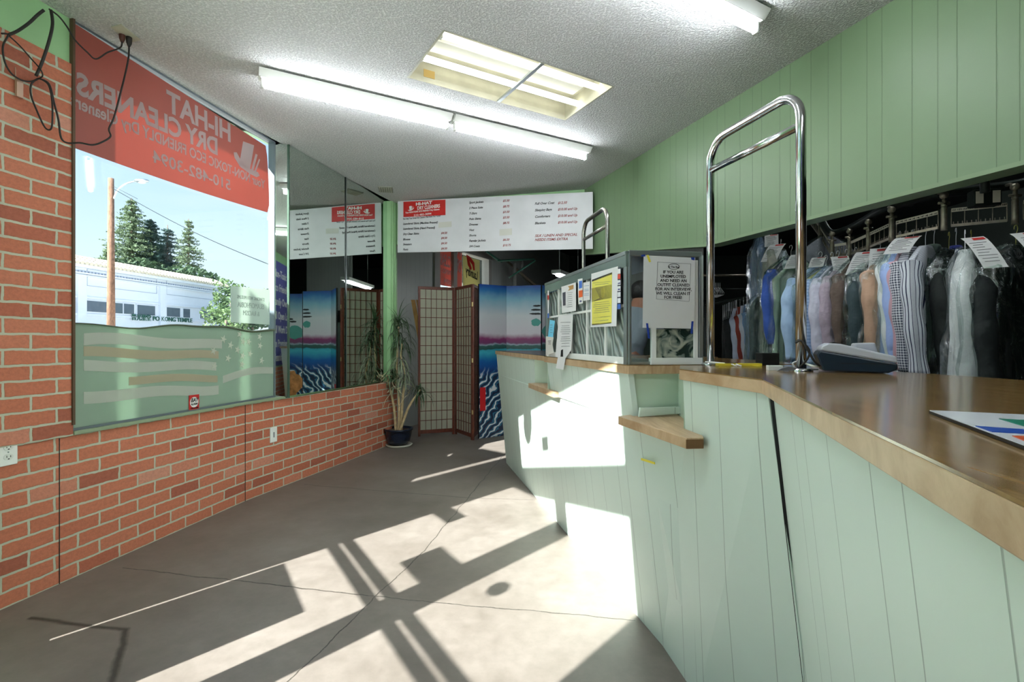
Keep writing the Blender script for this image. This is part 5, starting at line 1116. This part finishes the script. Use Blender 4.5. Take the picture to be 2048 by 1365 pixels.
def garment(name, cat, label, u, v, y, deg, W, T, Lg, m, sleeves=0, bag=None, tg=None, hm=M_HGW, group=None, neck=.085, flare=1.05, fold=.019, slm=None):
    NG[0] += 1; rr = random.Random(NG[0]*11); p = px(u, v, y); ang = math.radians(deg); zn = p.z-neck
    t = thing(name, label, cat, (p.x, p.y, zn-Lg), group)
    if Lg > .01: obj('garment_body', body_mesh(p, ang, W, T, Lg, zn, rr, fold, flare=flare), m, t)
    ca, sa = math.cos(ang), math.sin(ang)
    def G(x, y_, z): return Vector((p.x+x*ca-y_*sa, p.y+x*sa+y_*ca, z))
    for k in range(sleeves):
        s = (-1, 1)[k] if sleeves > 1 else -1
        P = soft([G(s*(W/2-.03), 0, zn-.11), G(s*(W/2+.03), -.02, zn-.22), G(s*(W/2+.045), -.035, zn-.40), G(s*(W/2+.02), -.045, zn-.60)]); n_ = len(P)
        w = MB().tube(P, [.043-.009*i/n_+.004*math.sin(i*1.1+k+NG[0]) for i in range(n_)], 16); wl = w.bm.verts.layers.float.new('wrap'); w.bm.verts.ensure_lookup_table()
        for q_, v_ in enumerate(w.bm.verts): v_[wl] = .016*(q_ % 16)
        obj('sleeve', w, slm or m, t)
    hk_ = soft([G(0, 0, zn), G(0, 0, p.z-.04), G(.012, 0, p.z-.012), G(.004, 0, p.z+.004), G(-.012, 0, p.z-.004), G(-.014, 0, p.z-.016)], 4)
    w = MB(); w.tube(hk_, .0016, 6); w.tube([G(-W/2+.04, 0, zn-.10), G(0, 0, zn+.004), G(W/2-.04, 0, zn-.10)], .0016, 6); obj('wire_hanger', w, hm, t)
    if bag:
        w = body_mesh(p, ang, W+.07, T+.05, Lg+.10, zn+.012, rr, .016, crump=.011, flare=1.08, open_bottom=True); obj('plastic_cover', w, bag, t)
    if tg: tag_sheet(t, p, zn+.03, tg[0], tg[1], tg[2], rr)
    return t
GR = 'cleaned clothes hanging on the conveyor'
NAV = stripe_mat('navy_striped_white_cloth', (40, 48, 80), (216, 220, 228), .016, math.radians(30), .3)
CHK = stripe_mat('navy_white_check_cloth', (36, 44, 72), (222, 224, 230), .012, math.radians(32), .5, True)
PAT = stripe_mat('blue_dotted_cloth', (120, 150, 196), (176, 198, 226), .02, .5, .4, True)
def zv(u, vtop, y): return vtop
garment('grey_jacket', 'jacket', 'pale grey garment at the right edge, partly out of view', 2092, 455, 2.25, 20, .44, .10, .9, cloth((150, 150, 160)), 1, M_POLYG)
garment('black_suit', 'suit', 'wide black suit in shiny plastic with a white ticket, rightmost dark garment', 2032, 452, 2.10, 20, .46, .14, 1.2, cloth((20, 26, 26)), 1, M_POLYG, (.07, .08, .13), M_HGY)
garment('dark_coat', 'coat', 'dark coat hanging just left of the rightmost black suit', 1942, 462, 2.38, 42, .36, .10, 1.15, cloth((16, 20, 20)), 1, M_POLYG, None, M_HGY)
garment('blue_jersey', 'jersey', 'royal blue jersey top peeking out above a bagged black suit', 1912, 458, 2.42, 40, .40, .09, .28, cloth((36, 46, 120)), 0, None, None)
garment('white_dress', 'dress', 'long white narrow garment with a twisted tail between two black suits', 1930, 462, 2.13, 52, .28, .08, 1.2, cloth((206, 204, 214)), 0, M_POLY, (.07, .07, .14))
garment('black_suit', 'suit', 'crumple bagged black suit right of the striped shirts', 1898, 466, 2.38, 38, .42, .12, 1.15, cloth((18, 24, 22)), 1, M_POLYG, None, M_HGY)
garment('striped_shirt', 'shirt', 'white shirt with navy stripes, the nearest shirt by the black suits', 1851, 458, 2.40, 34, .42, .08, .98, NAV, 1, None, None, group=None)
garment('striped_shirt', 'shirt', 'grey green striped shirt right behind the navy striped one', 1868, 456, 2.48, 36, .42, .06, .96, stripe_mat('grey_green_striped_cloth', (60, 80, 70), (110, 128, 116), .012, .6, .4), 1, None, None)
garment('checked_shirt', 'shirt', 'navy and white small checked shirt hanging left of the navy striped shirt', 1826, 461, 2.47, 36, .41, .06, 1.0, CHK, 1, None, (-.05, .10, .085))
garment('pink_shirt', 'shirt', 'dusty pink shirt squeezed between the checked and the blue shirts', 1812, 462, 2.52, 38, .40, .05, .85, cloth((176, 140, 150)), 1)
garment('blue_shirt', 'shirt', 'plain cornflower blue shirt hanging left of the dusty pink shirt', 1800, 464, 2.55, 40, .41, .06, .98, cloth((140, 160, 206)), 1, M_POLY)
garment('white_shirt', 'shirt', 'translucent white shirt hanging left of the cornflower blue shirt', 1787, 466, 2.60, 42, .40, .05, .95, cloth((200, 206, 206)), 1, M_POLY)
garment('tan_coat', 'coat', 'tan wool coat with a long white ticket right of the brown blazers', 1760, 485, 2.72, 40, .42, .08, 1.0, cloth((160, 130, 108)), 1, M_POLY, (-.01, .08, .17))
garment('dark_dress', 'dress', 'dark teal dress in clear plastic left of the tan coat', 1738, 492, 2.82, 36, .42, .08, 1.0, cloth((40, 56, 60)), 1, M_POLYG, (-.05, .085, .13))
garment('brown_blazer', 'blazer', 'chocolate brown blazer in plastic behind the printer', 1712, 496, 2.95, 32, .43, .08, .95, cloth((84, 70, 62)), 1, M_POLY)
garment('mauve_blouse', 'blouse', 'mauve grey blouse in plastic left of the chocolate blazer', 1693, 500, 3.02, 28, .42, .07, .9, cloth((150, 138, 150)), 1, M_POLY)
garment('lavender_blouse', 'blouse', 'pale lavender blouse with red headed ticket above printer', 1676, 503, 3.06, 26, .42, .06, .9, cloth((180, 180, 196)), 1, M_POLY, (.02, .09, .12))
garment('floral_shirt', 'shirt', 'light blue patterned shirt right of the yellow one', 1664, 506, 3.12, 20, .42, .06, .95, PAT, 1, M_POLY)
garment('yellow_shirt', 'shirt', 'short pale yellow shirt, the only yellow garment on the line', 1652, 512, 3.15, 12, .40, .05, .48, cloth((196, 190, 110)), 0, M_POLY)
garment('light_blue_shirt', 'shirt', 'light blue shirt in plastic just right of the near chrome leg', 1641, 505, 3.22, 8, .42, .07, .95, cloth((150, 176, 206)), 1, M_POLY, (-.02, .08, .07))
garment('grey_jacket', 'jacket', 'bulky grey jacket high behind the chrome leg under the soffit', 1655, 450, 3.5, 10, .44, .16, .5, cloth((120, 118, 130)), 0, M_POLY, None, M_HGY)
garment('sage_dress', 'dress', 'pale sage garment in plastic just left of the near chrome leg', 1600, 500, 3.4, 12, .42, .08, .9, cloth((130, 150, 130)), 0, M_POLY, (-.04, .08, .10))
garment('navy_dress', 'dress', 'navy and black dress with bright blue panel left of the sage one', 1582, 492, 3.5, 20, .40, .07, .85, cloth((30, 40, 66)), 1, M_POLYG, None, slm=cloth((44, 76, 150)))
garment('white_shirt', 'shirt', 'white long sleeved shirt with hanging cuff, high left of the chrome leg', 1562, 480, 3.62, 70, .34, .07, 1.05, cloth((190, 196, 210)), 1, M_POLY, (-.06, .10, .13))
garment('stone_coat', 'coat', 'stone grey coat in clear plastic hung high near the soffit', 1543, 462, 3.75, 60, .42, .09, 1.05, cloth((150, 150, 140)), 1, M_POLY, (.0, .09, .1))
garment('steel_blue_shirt', 'shirt', 'steel blue shirt under plastic, leftmost on the high line', 1518, 455, 3.9, 70, .40, .08, .95, cloth((96, 116, 146)), 1, M_POLY)
garment('plastic_garment_bag', 'garment bag', 'nearly empty clear garment bag shining below the high shirts', 1535, 560, 3.8, 30, .40, .07, .75, cloth((58, 72, 72)), 0, M_POLY)
garment('magenta_scarf', 'scarf', 'narrow magenta patterned scarf just left of the near chrome leg foot', 1588, 640, 3.3, 80, .07, .04, .55, cloth((120, 20, 60)), 0, M_POLY)
# lower rack
RR0, RR1 = px(1440, 612, 5.0), px(1540, 575, 4.7)
rk = thing('clothes_rack', 'low steel clothes rack in the dark behind the counter', 'clothes rack', (RR0.x, RR0.y, 0))
obj('top_rail', MB().tube([RR0-Vector((.15, 0, 0)), RR1+Vector((.2, 0, 0))], .012, 10), M_IRON, rk)
for p in (RR0-Vector((.14, 0, 0)), RR1+Vector((.19, 0, 0))): obj('post', MB().tube([p, Vector((p.x, p.y, 0))], .012, 10), M_IRON, rk)
for k, (u, c, lb, Lg, nm) in enumerate(((1458, (24, 28, 28), 'black garment at the left end of the low rack', .8, 'black_shirt'), (1472, (176, 184, 206), 'pale lilac blue shirt with wavy hem on the low rack', .66, 'lilac_shirt'), (1480, (130, 50, 40), 'rust red shirt with navy hem on the low rack', .36, 'red_shirt'), (1487, (180, 184, 196), 'off white shirt beside the rust red one on the low rack', .62, 'offwhite_shirt'), (1494, (104, 134, 170), 'slate blue short sleeved shirt on the low rack', .40, 'slate_shirt'), (1506, (128, 112, 100), 'brown bagged garment, right one of the low rack', .8, 'brown_shirt'), (1522, (60, 76, 76), 'dark bagged garment at right end of the low rack', .8, 'dark_shirt'))):
    t_k = (u-1440)/100; vv = 612-37*t_k; garment(nm, 'shirt', lb, u, vv, 5.0-.3*t_k, 58, .36, .07, Lg, cloth(c), 1 if k < 5 else 0, M_POLY if k > 4 else None)
def bare_hanger(u, v, y, deg, lb, grp):
    p = px(u, v, y); t = thing('wire_hanger', lb, 'hanger', (p.x, p.y, p.z-.16), grp); a = math.radians(deg); d = Vector((math.cos(a), math.sin(a), 0))
    obj('hook', MB().tube(soft([p, p-up*.02, p-up*.05], 4), .0022, 6), M_HGW, t); w = MB(); w.tube([p-up*.05, p-up*.13+d*.19, p-up*.15+d*.17, p-up*.15-d*.17, p-up*.13-d*.19, p-up*.05], .0022, 6); obj('wire_frame', w, M_HGW, t)
for k in range(9): bare_hanger(1446+k*3.4, 611-k*1.4, 4.95-.02*k, 68, 'empty white wire hanger bunched at the left of the low rack', 'empty wire hangers on the low rack')
for k in range(5): bare_hanger(1428+k*3, 566, 5.6, 80, 'pale wire hanger hanging in the dark beside the left rail leg', 'pale wire hangers beside the left rail leg')
t = thing('pipe_rack', 'tall dark pipe rack with three rails behind the low clothes rack', 'pipe rack', (px(1445, 600, 6.4).x, 6.4, 0))
for v in (551, 579, 602): obj('rail', MB().tube([px(1395, v, 6.4), px(1500, v, 6.4)], .014, 8), M_BRKT if v == 551 else M_IRON, t)
for u in (1396, 1499): obj('post', MB().tube([px(u, 545, 6.4), Vector((px(u, 545, 6.4).x, 6.4, 0))], .018, 8), M_IRON, t)

# ------------------------------------------------------------------ person behind the counter
def skin(name, verts, edges, rad, m, parent, sub=2):
    me = bpy.data.meshes.new(name); o0 = world_loc(parent); me.from_pydata([Vector(v)-o0 for v in verts], edges, []); me.materials.append(m)
    o = bpy.data.objects.new(name, me); COL.objects.link(o); o.parent = parent
    md = o.modifiers.new('skin', 'SKIN'); me.skin_vertices or None
    if not me.skin_vertices: pass
    for i, r in enumerate(rad):
        sv = me.skin_vertices[0].data[i]; sv.radius = r if isinstance(r, tuple) else (r, r)
    me.skin_vertices[0].data[0].use_root = True; md.use_smooth_shade = True
    s = o.modifiers.new('sub', 'SUBSURF'); s.levels = s.render_levels = sub; return o
pr = thing('person', 'person in grey t-shirt and dark trousers bending forward behind the counter, back turned', 'person', (1.04, 4.42, 0))
M_SKIN = mat('skin', (150, 104, 82), .55)
B = {'pel': (1.02, 4.42, .95), 'ab': (1.03, 4.43, 1.08), 'ch': (1.07, 4.45, 1.27), 'nb': (1.12, 4.48, 1.43), 'nk': (1.145, 4.50, 1.49), 'hd': (1.17, 4.52, 1.55), 'ht': (1.18, 4.53, 1.63),
     'sr': (1.22, 4.36, 1.38), 'er': (1.27, 4.28, 1.13), 'wr': (1.37, 4.45, 1.03), 'hr': (1.42, 4.53, 1.01), 'sl': (1.0, 4.60, 1.38), 'el': (1.03, 4.70, 1.14), 'wl': (1.17, 4.76, 1.03), 'hl': (1.22, 4.80, 1.01),
     'hpr': (1.07, 4.33, .9), 'kr': (1.08, 4.32, .5), 'ar': (1.06, 4.33, .09), 'tr': (1.16, 4.38, .04), 'hpl': (.97, 4.5, .9), 'kl': (.97, 4.51, .5), 'al': (.95, 4.52, .09), 'tl': (1.05, 4.58, .04)}
rads = {'pel': (.13, .11), 'ab': (.125, .10), 'ch': (.15, .11), 'nb': (.08, .07), 'nk': .055, 'hd': (.075, .09), 'ht': (.06, .07), 'sr': .06, 'er': .042, 'wr': .028, 'hr': (.03, .018), 'sl': .06, 'el': .042, 'wl': .028, 'hl': (.03, .018), 'hpr': .095, 'kr': .06, 'ar': .042, 'tr': .035, 'hpl': .095, 'kl': .06, 'al': .042, 'tl': .035}
keys = list(B); E_ = [('pel','ab'),('ab','ch'),('ch','nb'),('nb','nk'),('nk','hd'),('hd','ht'),('nb','sr'),('sr','er'),('er','wr'),('wr','hr'),('nb','sl'),('sl','el'),('el','wl'),('wl','hl'),('pel','hpr'),('hpr','kr'),('kr','ar'),('ar','tr'),('pel','hpl'),('hpl','kl'),('kl','al'),('al','tl')]
for side, hp, wp in (('r', B['hr'], B['wr']), ('l', B['hl'], B['wl'])):
    h_ = Vector(hp); d = (h_-Vector(wp)).normalized(); s_ = Vector((-d.y, d.x, 0)).normalized()
    for k in range(5):
        if k < 4: o1 = h_+d*.03+s_*(.026-.017*k); o2 = o1+d*.035+up*-.006; o3 = o2+d*.028+up*-.014; rr_ = (.011, .0095, .008)
        else: o1 = Vector(wp)+d*.045-s_*.028; o2 = o1+d*.03-s_*.018; o3 = o2+d*.026; rr_ = (.013, .011, .009)
        par_ = 'h'+side if k < 4 else 'w'+side
        for j, o in enumerate((o1, o2, o3)):
            nm = 'f%s%d%d' % (side, k, j); B[nm] = tuple(o); rads[nm] = rr_[j]; E_.append((par_ if j == 0 else 'f%s%d%d' % (side, k, j-1), nm))
keys = list(B)
skin('body', [B[k] for k in keys], [(keys.index(a), keys.index(b)) for a, b in E_], [rads[k] for k in keys], M_SKIN, pr)
def sub_skin(nm, ks, es, g, m, repl={}):
    pts = [repl.get(k, B[k]) for k in ks]; skin(nm, pts, [(ks.index(a), ks.index(b)) for a, b in es], [tuple(x+g for x in (rads[k] if isinstance(rads[k], tuple) else (rads[k], rads[k]))) for k in ks], m, pr)
mid_ = lambda a, b, t: tuple(Vector(B[a]).lerp(Vector(B[b]), t))
sub_skin('t_shirt', ['ch', 'ab', 'pel', 'nb', 'sr', 'er', 'sl', 'el'], [('pel','ab'),('ab','ch'),('ch','nb'),('nb','sr'),('sr','er'),('nb','sl'),('sl','el')], .022, mat('grey_cotton', (128, 138, 148), .9, bscale=20, bstr=.4), {'er': mid_('sr', 'er', .75), 'el': mid_('sl', 'el', .75)})
sub_skin('trousers', ['pel', 'hpr', 'kr', 'ar', 'hpl', 'kl', 'al'], [('pel','hpr'),('hpr','kr'),('kr','ar'),('pel','hpl'),('hpl','kl'),('kl','al')], .018, mat('dark_trouser_cloth', (34, 38, 46), .9))
w = MB(); w.ball(Vector((1.165, 4.515, 1.60)), .1, (1, .92, 1.0), 20, 14); obj('hair', w, mat('black_hair', (18, 16, 16), .6, bscale=60, bstr=.8), pr)
hd_ = Vector(B['hd']); fd = Vector((.75, .55, -.3)).normalized(); sd_ = Vector((-.6, .8, 0))
w = MB(); w.tube([hd_+fd*.085+up*.01, hd_+fd*.112-up*.008], [.012, .014], 8); obj('nose', w, M_SKIN, pr)
for s in (-1, 1):
    w = MB(); w.ball(hd_+sd_*.088*s-fd*.005, .025, (.6, .5, 1)); obj('ear', w, M_SKIN, pr); w = MB(); w.ball(hd_+fd*.088+sd_*.032*s+up*.018, .012); obj('eye', w, M_WHITE, pr)
w = MB(); w.tube([hd_+fd*.09+sd_*.022-up*.04, hd_+fd*.096-up*.042, hd_+fd*.09-sd_*.022-up*.04], .005, 6); obj('mouth', w, mat('lips', (130, 70, 62), .5), pr)
t = thing('work_table', 'plain work table under the hands of the person behind the counter', 'table', (1.4, 4.75, 0)); FWT = frame((1.12, 4.62, 0), (.8, .6))
# top sits right of the body, under the hands
obj('table_top', MB().box(FWT, .06, 1.0, -.25, .55, .955, .99), M_EDGE, t, bevel=.004)
for a, b in ((.1, -.2), (.95, -.2), (.1, .5), (.95, .5)): obj('leg', MB().box(FWT, a-.02, a+.02, b-.02, b+.02, 0, .955), M_IRON, t)

# ------------------------------------------------------------------ outside: temple, pole, trees
TA = Vector((-23.6, 26)); TB = Vector((-22.3, 38.5)); TF = frame((TA.x, TA.y, 0), TB-TA); TLg = (TB-TA).length
M_TW = mat('white_painted_facade', (232, 236, 242), .7, var=.02); M_TT = mat('cream_roof_tile', (220, 208, 186), .7, var=.15, vscale=2); M_WIN = mat('dark_window_pane', (96, 108, 118), .08); M_TG = mat('green_sign_lettering', (40, 96, 78), .5); M_TS = mat('facade_shadow_groove', (170, 180, 196), .7)
tp = thing('temple_building', 'long white temple building with pale tiled roof across the street', 'building', TF @ Vector((TLg/2, 2, 0)))
ze = hit(TF, 330, 556)[1]; x_l = -9.0
obj('facade_wall', MB().box(TF, x_l, TLg, 0, 5, -.1, ze), M_TW, tp)
w = MB(); w.box(TF, x_l, TLg+.15, -.25, .1, ze-.18, ze); w.box(TF, x_l, TLg+.1, -.12, .05, ze-.5, ze-.42); w.box(TF, x_l, TLg+.1, -.16, .05, ze-.62, ze-.56); obj('cornice', w, M_TW, tp)
w = MB()
for k in range(int((TLg-x_l)/.2)): w.box(TF, x_l+k*.2, x_l+k*.2+.1, -.14, 0, ze-.42, ze-.34)
obj('dentil_row', w, M_TS, tp)
w = MB(); nT = int((TLg-x_l+.3)/.26)
for k in range(nT):
    x = x_l+k*.26
    for j in range(3):
        a = TF @ Vector((x+.13, -.35+.42*j, ze+.06+.17*j)); b = TF @ Vector((x+.13, -.35+.42*(j+1)+.04, ze+.05+.17*(j+1))); w.tube([a, b], [.105, .085], 8)
w.box(TF, x_l, TLg+.2, -.2, 5, ze, ze+.05); w.extr(frame(TF @ Vector((TLg+.2, 0, 0)), (TF.col[0].xyz).xy), [(-TLg-.2+x_l, ze), (0, ze), (0, ze+.5), (-TLg+x_l, ze+.5)], 1.0, 5); obj('tile_roof', w, M_TT, tp)
def trect(w, u0, v0, u1, v1, y0, y1):
    a, b = hit(TF, u0, v1); c, d = hit(TF, u1, v0); a2, d2 = hit(TF, u0, v0); w.box(TF, a, c, y0, y1, b if b < d else d, d2)
for u0, u1 in ((151, 169), (317, 329), (432, 441)):
    a = hit(TF, u0, 600)[0]; c = hit(TF, u1, 600)[0]; obj('pilaster', MB().box(TF, a, c, -.15, .05, 0, ze-.6), M_TW, tp)
for (ua, ub, vt, vb) in ((170, 316, 545, 575), (330, 430, 570, 590)):
    w = MB(); a = hit(TF, ua, 560)[0]+.1; c = hit(TF, ub, 560)[0]-.1; z1_ = hit(TF, (ua+ub)/2, (vt+vb)/2-12)[1]; z0_ = z1_-.95
    for bxx in ((a, c, z1_-.03, z1_), (a, c, z0_, z0_+.03), (a, a+.03, z0_, z1_), (c-.03, c, z0_, z1_)): w.box(TF, bxx[0], bxx[1], -.02, .01, bxx[2], bxx[3])
    obj('recessed_panel', w, M_TS, tp)
zw1 = hit(TF, 250, 608)[1]; zw0 = hit(TF, 250, 628)[1]
for k, (u0, u1) in enumerate(((121, 147), (171, 213), (227, 243), (246, 266), (273, 308), (332, 358), (365, 378), (399, 423))):
    a = hit(TF, u0, 615)[0]; c = hit(TF, u1, 615)[0]; f = obj('window', MB().box(TF, a-.06, c+.06, -.06, .03, zw0-.06, zw1+.06), M_TW, tp); obj('pane', MB().box(TF, a, c, -.08, .0, zw0, zw1), M_WIN, f)
w = MB(); w.box(TF, x_l, TLg, -.1, 0, zw0-.25, zw0-.12); w.box(TF, x_l, TLg, -.1, 0, zw1+.12, zw1+.22); obj('sill_band', w, M_TW, tp)
a, b = hit(TF, 302, 641.5); c, d = hit(TF, 381, 645); w = MB(); w.text(TF, 'PO KONG TEMPLE', a, b, .40, y=-.14, fit=c-a, bold=.006, depth=.02); obj('temple_name', w, M_TG, tp)
a, b = hit(TF, 259, 639.5); c, d = hit(TF, 298, 641.5); w = MB(); w.text(TF, '普光聖堂', a, b, .42, y=-.14, fit=c-a, bold=.004, depth=.02); obj('chinese_name', w, M_TG, tp)
# utility pole with street lamp
pb0 = px(222, 357, 22); ly = 22
up_ = thing('utility_pole', 'brown wooden utility pole with a curved street lamp arm', 'utility pole', (pb0.x, pb0.y, -.12))
obj('wooden_pole', MB().tube([(pb0.x, pb0.y, -.12), pb0], [.17, .11], 16), wood_mat('weathered_pole_wood', (92, 66, 50), (140, 104, 82), .9, .6), up_)
obj('lamp_arm', MB().tube(soft([px(227, 398, ly), px(236, 380, ly), px(252, 368, ly), px(270, 363, ly)]), .035, 8), M_ALU, up_)
w = MB(); w.ball(px(283, 362, ly), .22, (1.5, .7, .42)); obj('lamp_head', w, M_ALU, up_); w = MB(); w.ball(px(284, 364, ly), .16, (1.2, .7, .5)); obj('lamp_lens', w, mat('pale_lamp_lens', (200, 214, 214), .2), up_)
wc = [px(222+(545-222)*k/16, 375+(532-375)*k/16+18*math.sin(math.pi*k/16)*.5, 22-8*k/16) for k in range(17)]; pipe('overhead_wire', 'thin overhead wire sloping down across the sky', wc, .012, M_IRON, 'wire')
pipe('guy_wire', 'second thin wire running from the pole toward upper left', [px(222, 364, 22), px(225, 372, 22), px(275, 398, 21)], .008, M_IRON, 'wire')
M_NEE = mat('blue_green_conifer_needles', (72, 98, 92), .8, var=.3, vscale=1, trans=.3); M_NEE2 = mat('olive_conifer_needles', (104, 122, 92), .8, var=.3, vscale=1, trans=.3); M_TRK = mat('conifer_bark', (110, 96, 84), .9)
def conifer(lb, u, vt, y, rad, m, dens=1, z0=3.5, seed=1):
    r = random.Random(seed); top_ = px(u, vt, y); t = thing('conifer_tree', lb, 'tree', (top_.x, y, -.12), 'conifers behind the temple')
    obj('trunk', MB().tube([(top_.x, y, -.12), top_], [.3, .04], 8), M_TRK, t); w = MB(); z = z0
    while z < top_.z-.3:
        k = (z-z0)/(top_.z-z0); rr_ = rad*(1-k)**.75*r.uniform(.7, 1.1)+.15
        for i in range(int(7*dens)):
            az = r.uniform(0, 6.28); l_ = rr_*r.uniform(.6, 1.15); d = Vector((math.cos(az), math.sin(az), 0)); n_ = int(7*l_)+4
            for j in range(n_):
                s = (j+.5)/n_; c = Vector((top_.x, y, z))+d*l_*s+up*(-.25*l_*s+.12*l_*s*s)
                for q in range(3):
                    a = Vector((r.gauss(0, 1), r.gauss(0, 1), r.gauss(-.3, .6))).normalized()*r.uniform(.2, .42)*(1.1-s*.4); b = Vector((r.gauss(0, 1), r.gauss(0, 1), r.gauss(0, .5))).normalized()*.09
                    w.face([c, c+a*.6+b, c+a, c+a*.6-b])
        z += r.uniform(.28, .5)
    obj('needles', w, m, t, recalc=False)
conifer('tallest conifer right of the utility pole behind the temple roof', 263, 396, 58, 5.4, M_NEE2, 1.7, seed=1)
conifer('dense blue green conifer just right of the tallest one', 301, 438, 60, 4.6, M_NEE, 2.4, seed=2)
conifer('hazy middle conifer, third from the pole', 335, 450, 62, 4.6, M_NEE, 1.6, seed=3)
conifer('slender sparse conifer, rightmost of the four', 377, 438, 60, 3.6, M_NEE2, 1.1, seed=4)
conifer('lower spreading conifer peeking out left of the utility pole', 222, 478, 50, 3.4, M_NEE2, 1.0, seed=5)
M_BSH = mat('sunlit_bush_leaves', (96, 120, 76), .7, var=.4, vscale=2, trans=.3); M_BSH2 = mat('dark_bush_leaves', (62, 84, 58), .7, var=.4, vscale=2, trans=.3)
def bush(lb, u, v, y, rx, h, m, seed, n_=900, nm='leafy_bush'):
    r = random.Random(seed); c = px(u, v, y); t = thing(nm, lb, 'bush', (c.x, y, -.12)); obj('trunk', MB().tube([(c.x, y, -.12), (c.x, y, c.z)], [.12, .06], 8), M_TRK, t); w = MB()
    for i in range(n_):
        a = Vector((r.gauss(0, 1), r.gauss(0, 1), r.gauss(0, 1))).normalized()*r.uniform(.75, 1.02); k = 1+.18*math.sin(a.x*5+seed)+.15*math.sin(a.z*7+seed)
        p = Vector((c.x+a.x*rx*k, y+a.y*rx*k, c.z+a.z*h*k)); d = Vector((r.gauss(0, 1), r.gauss(0, 1), r.gauss(0, 1))).normalized()*r.uniform(.08, .2)*max(.6, rx/2); e_ = d.orthogonal()*.5
        w.face([p-d, p+e_, p+d, p-e_])
    obj('foliage', w, m, t, recalc=False)
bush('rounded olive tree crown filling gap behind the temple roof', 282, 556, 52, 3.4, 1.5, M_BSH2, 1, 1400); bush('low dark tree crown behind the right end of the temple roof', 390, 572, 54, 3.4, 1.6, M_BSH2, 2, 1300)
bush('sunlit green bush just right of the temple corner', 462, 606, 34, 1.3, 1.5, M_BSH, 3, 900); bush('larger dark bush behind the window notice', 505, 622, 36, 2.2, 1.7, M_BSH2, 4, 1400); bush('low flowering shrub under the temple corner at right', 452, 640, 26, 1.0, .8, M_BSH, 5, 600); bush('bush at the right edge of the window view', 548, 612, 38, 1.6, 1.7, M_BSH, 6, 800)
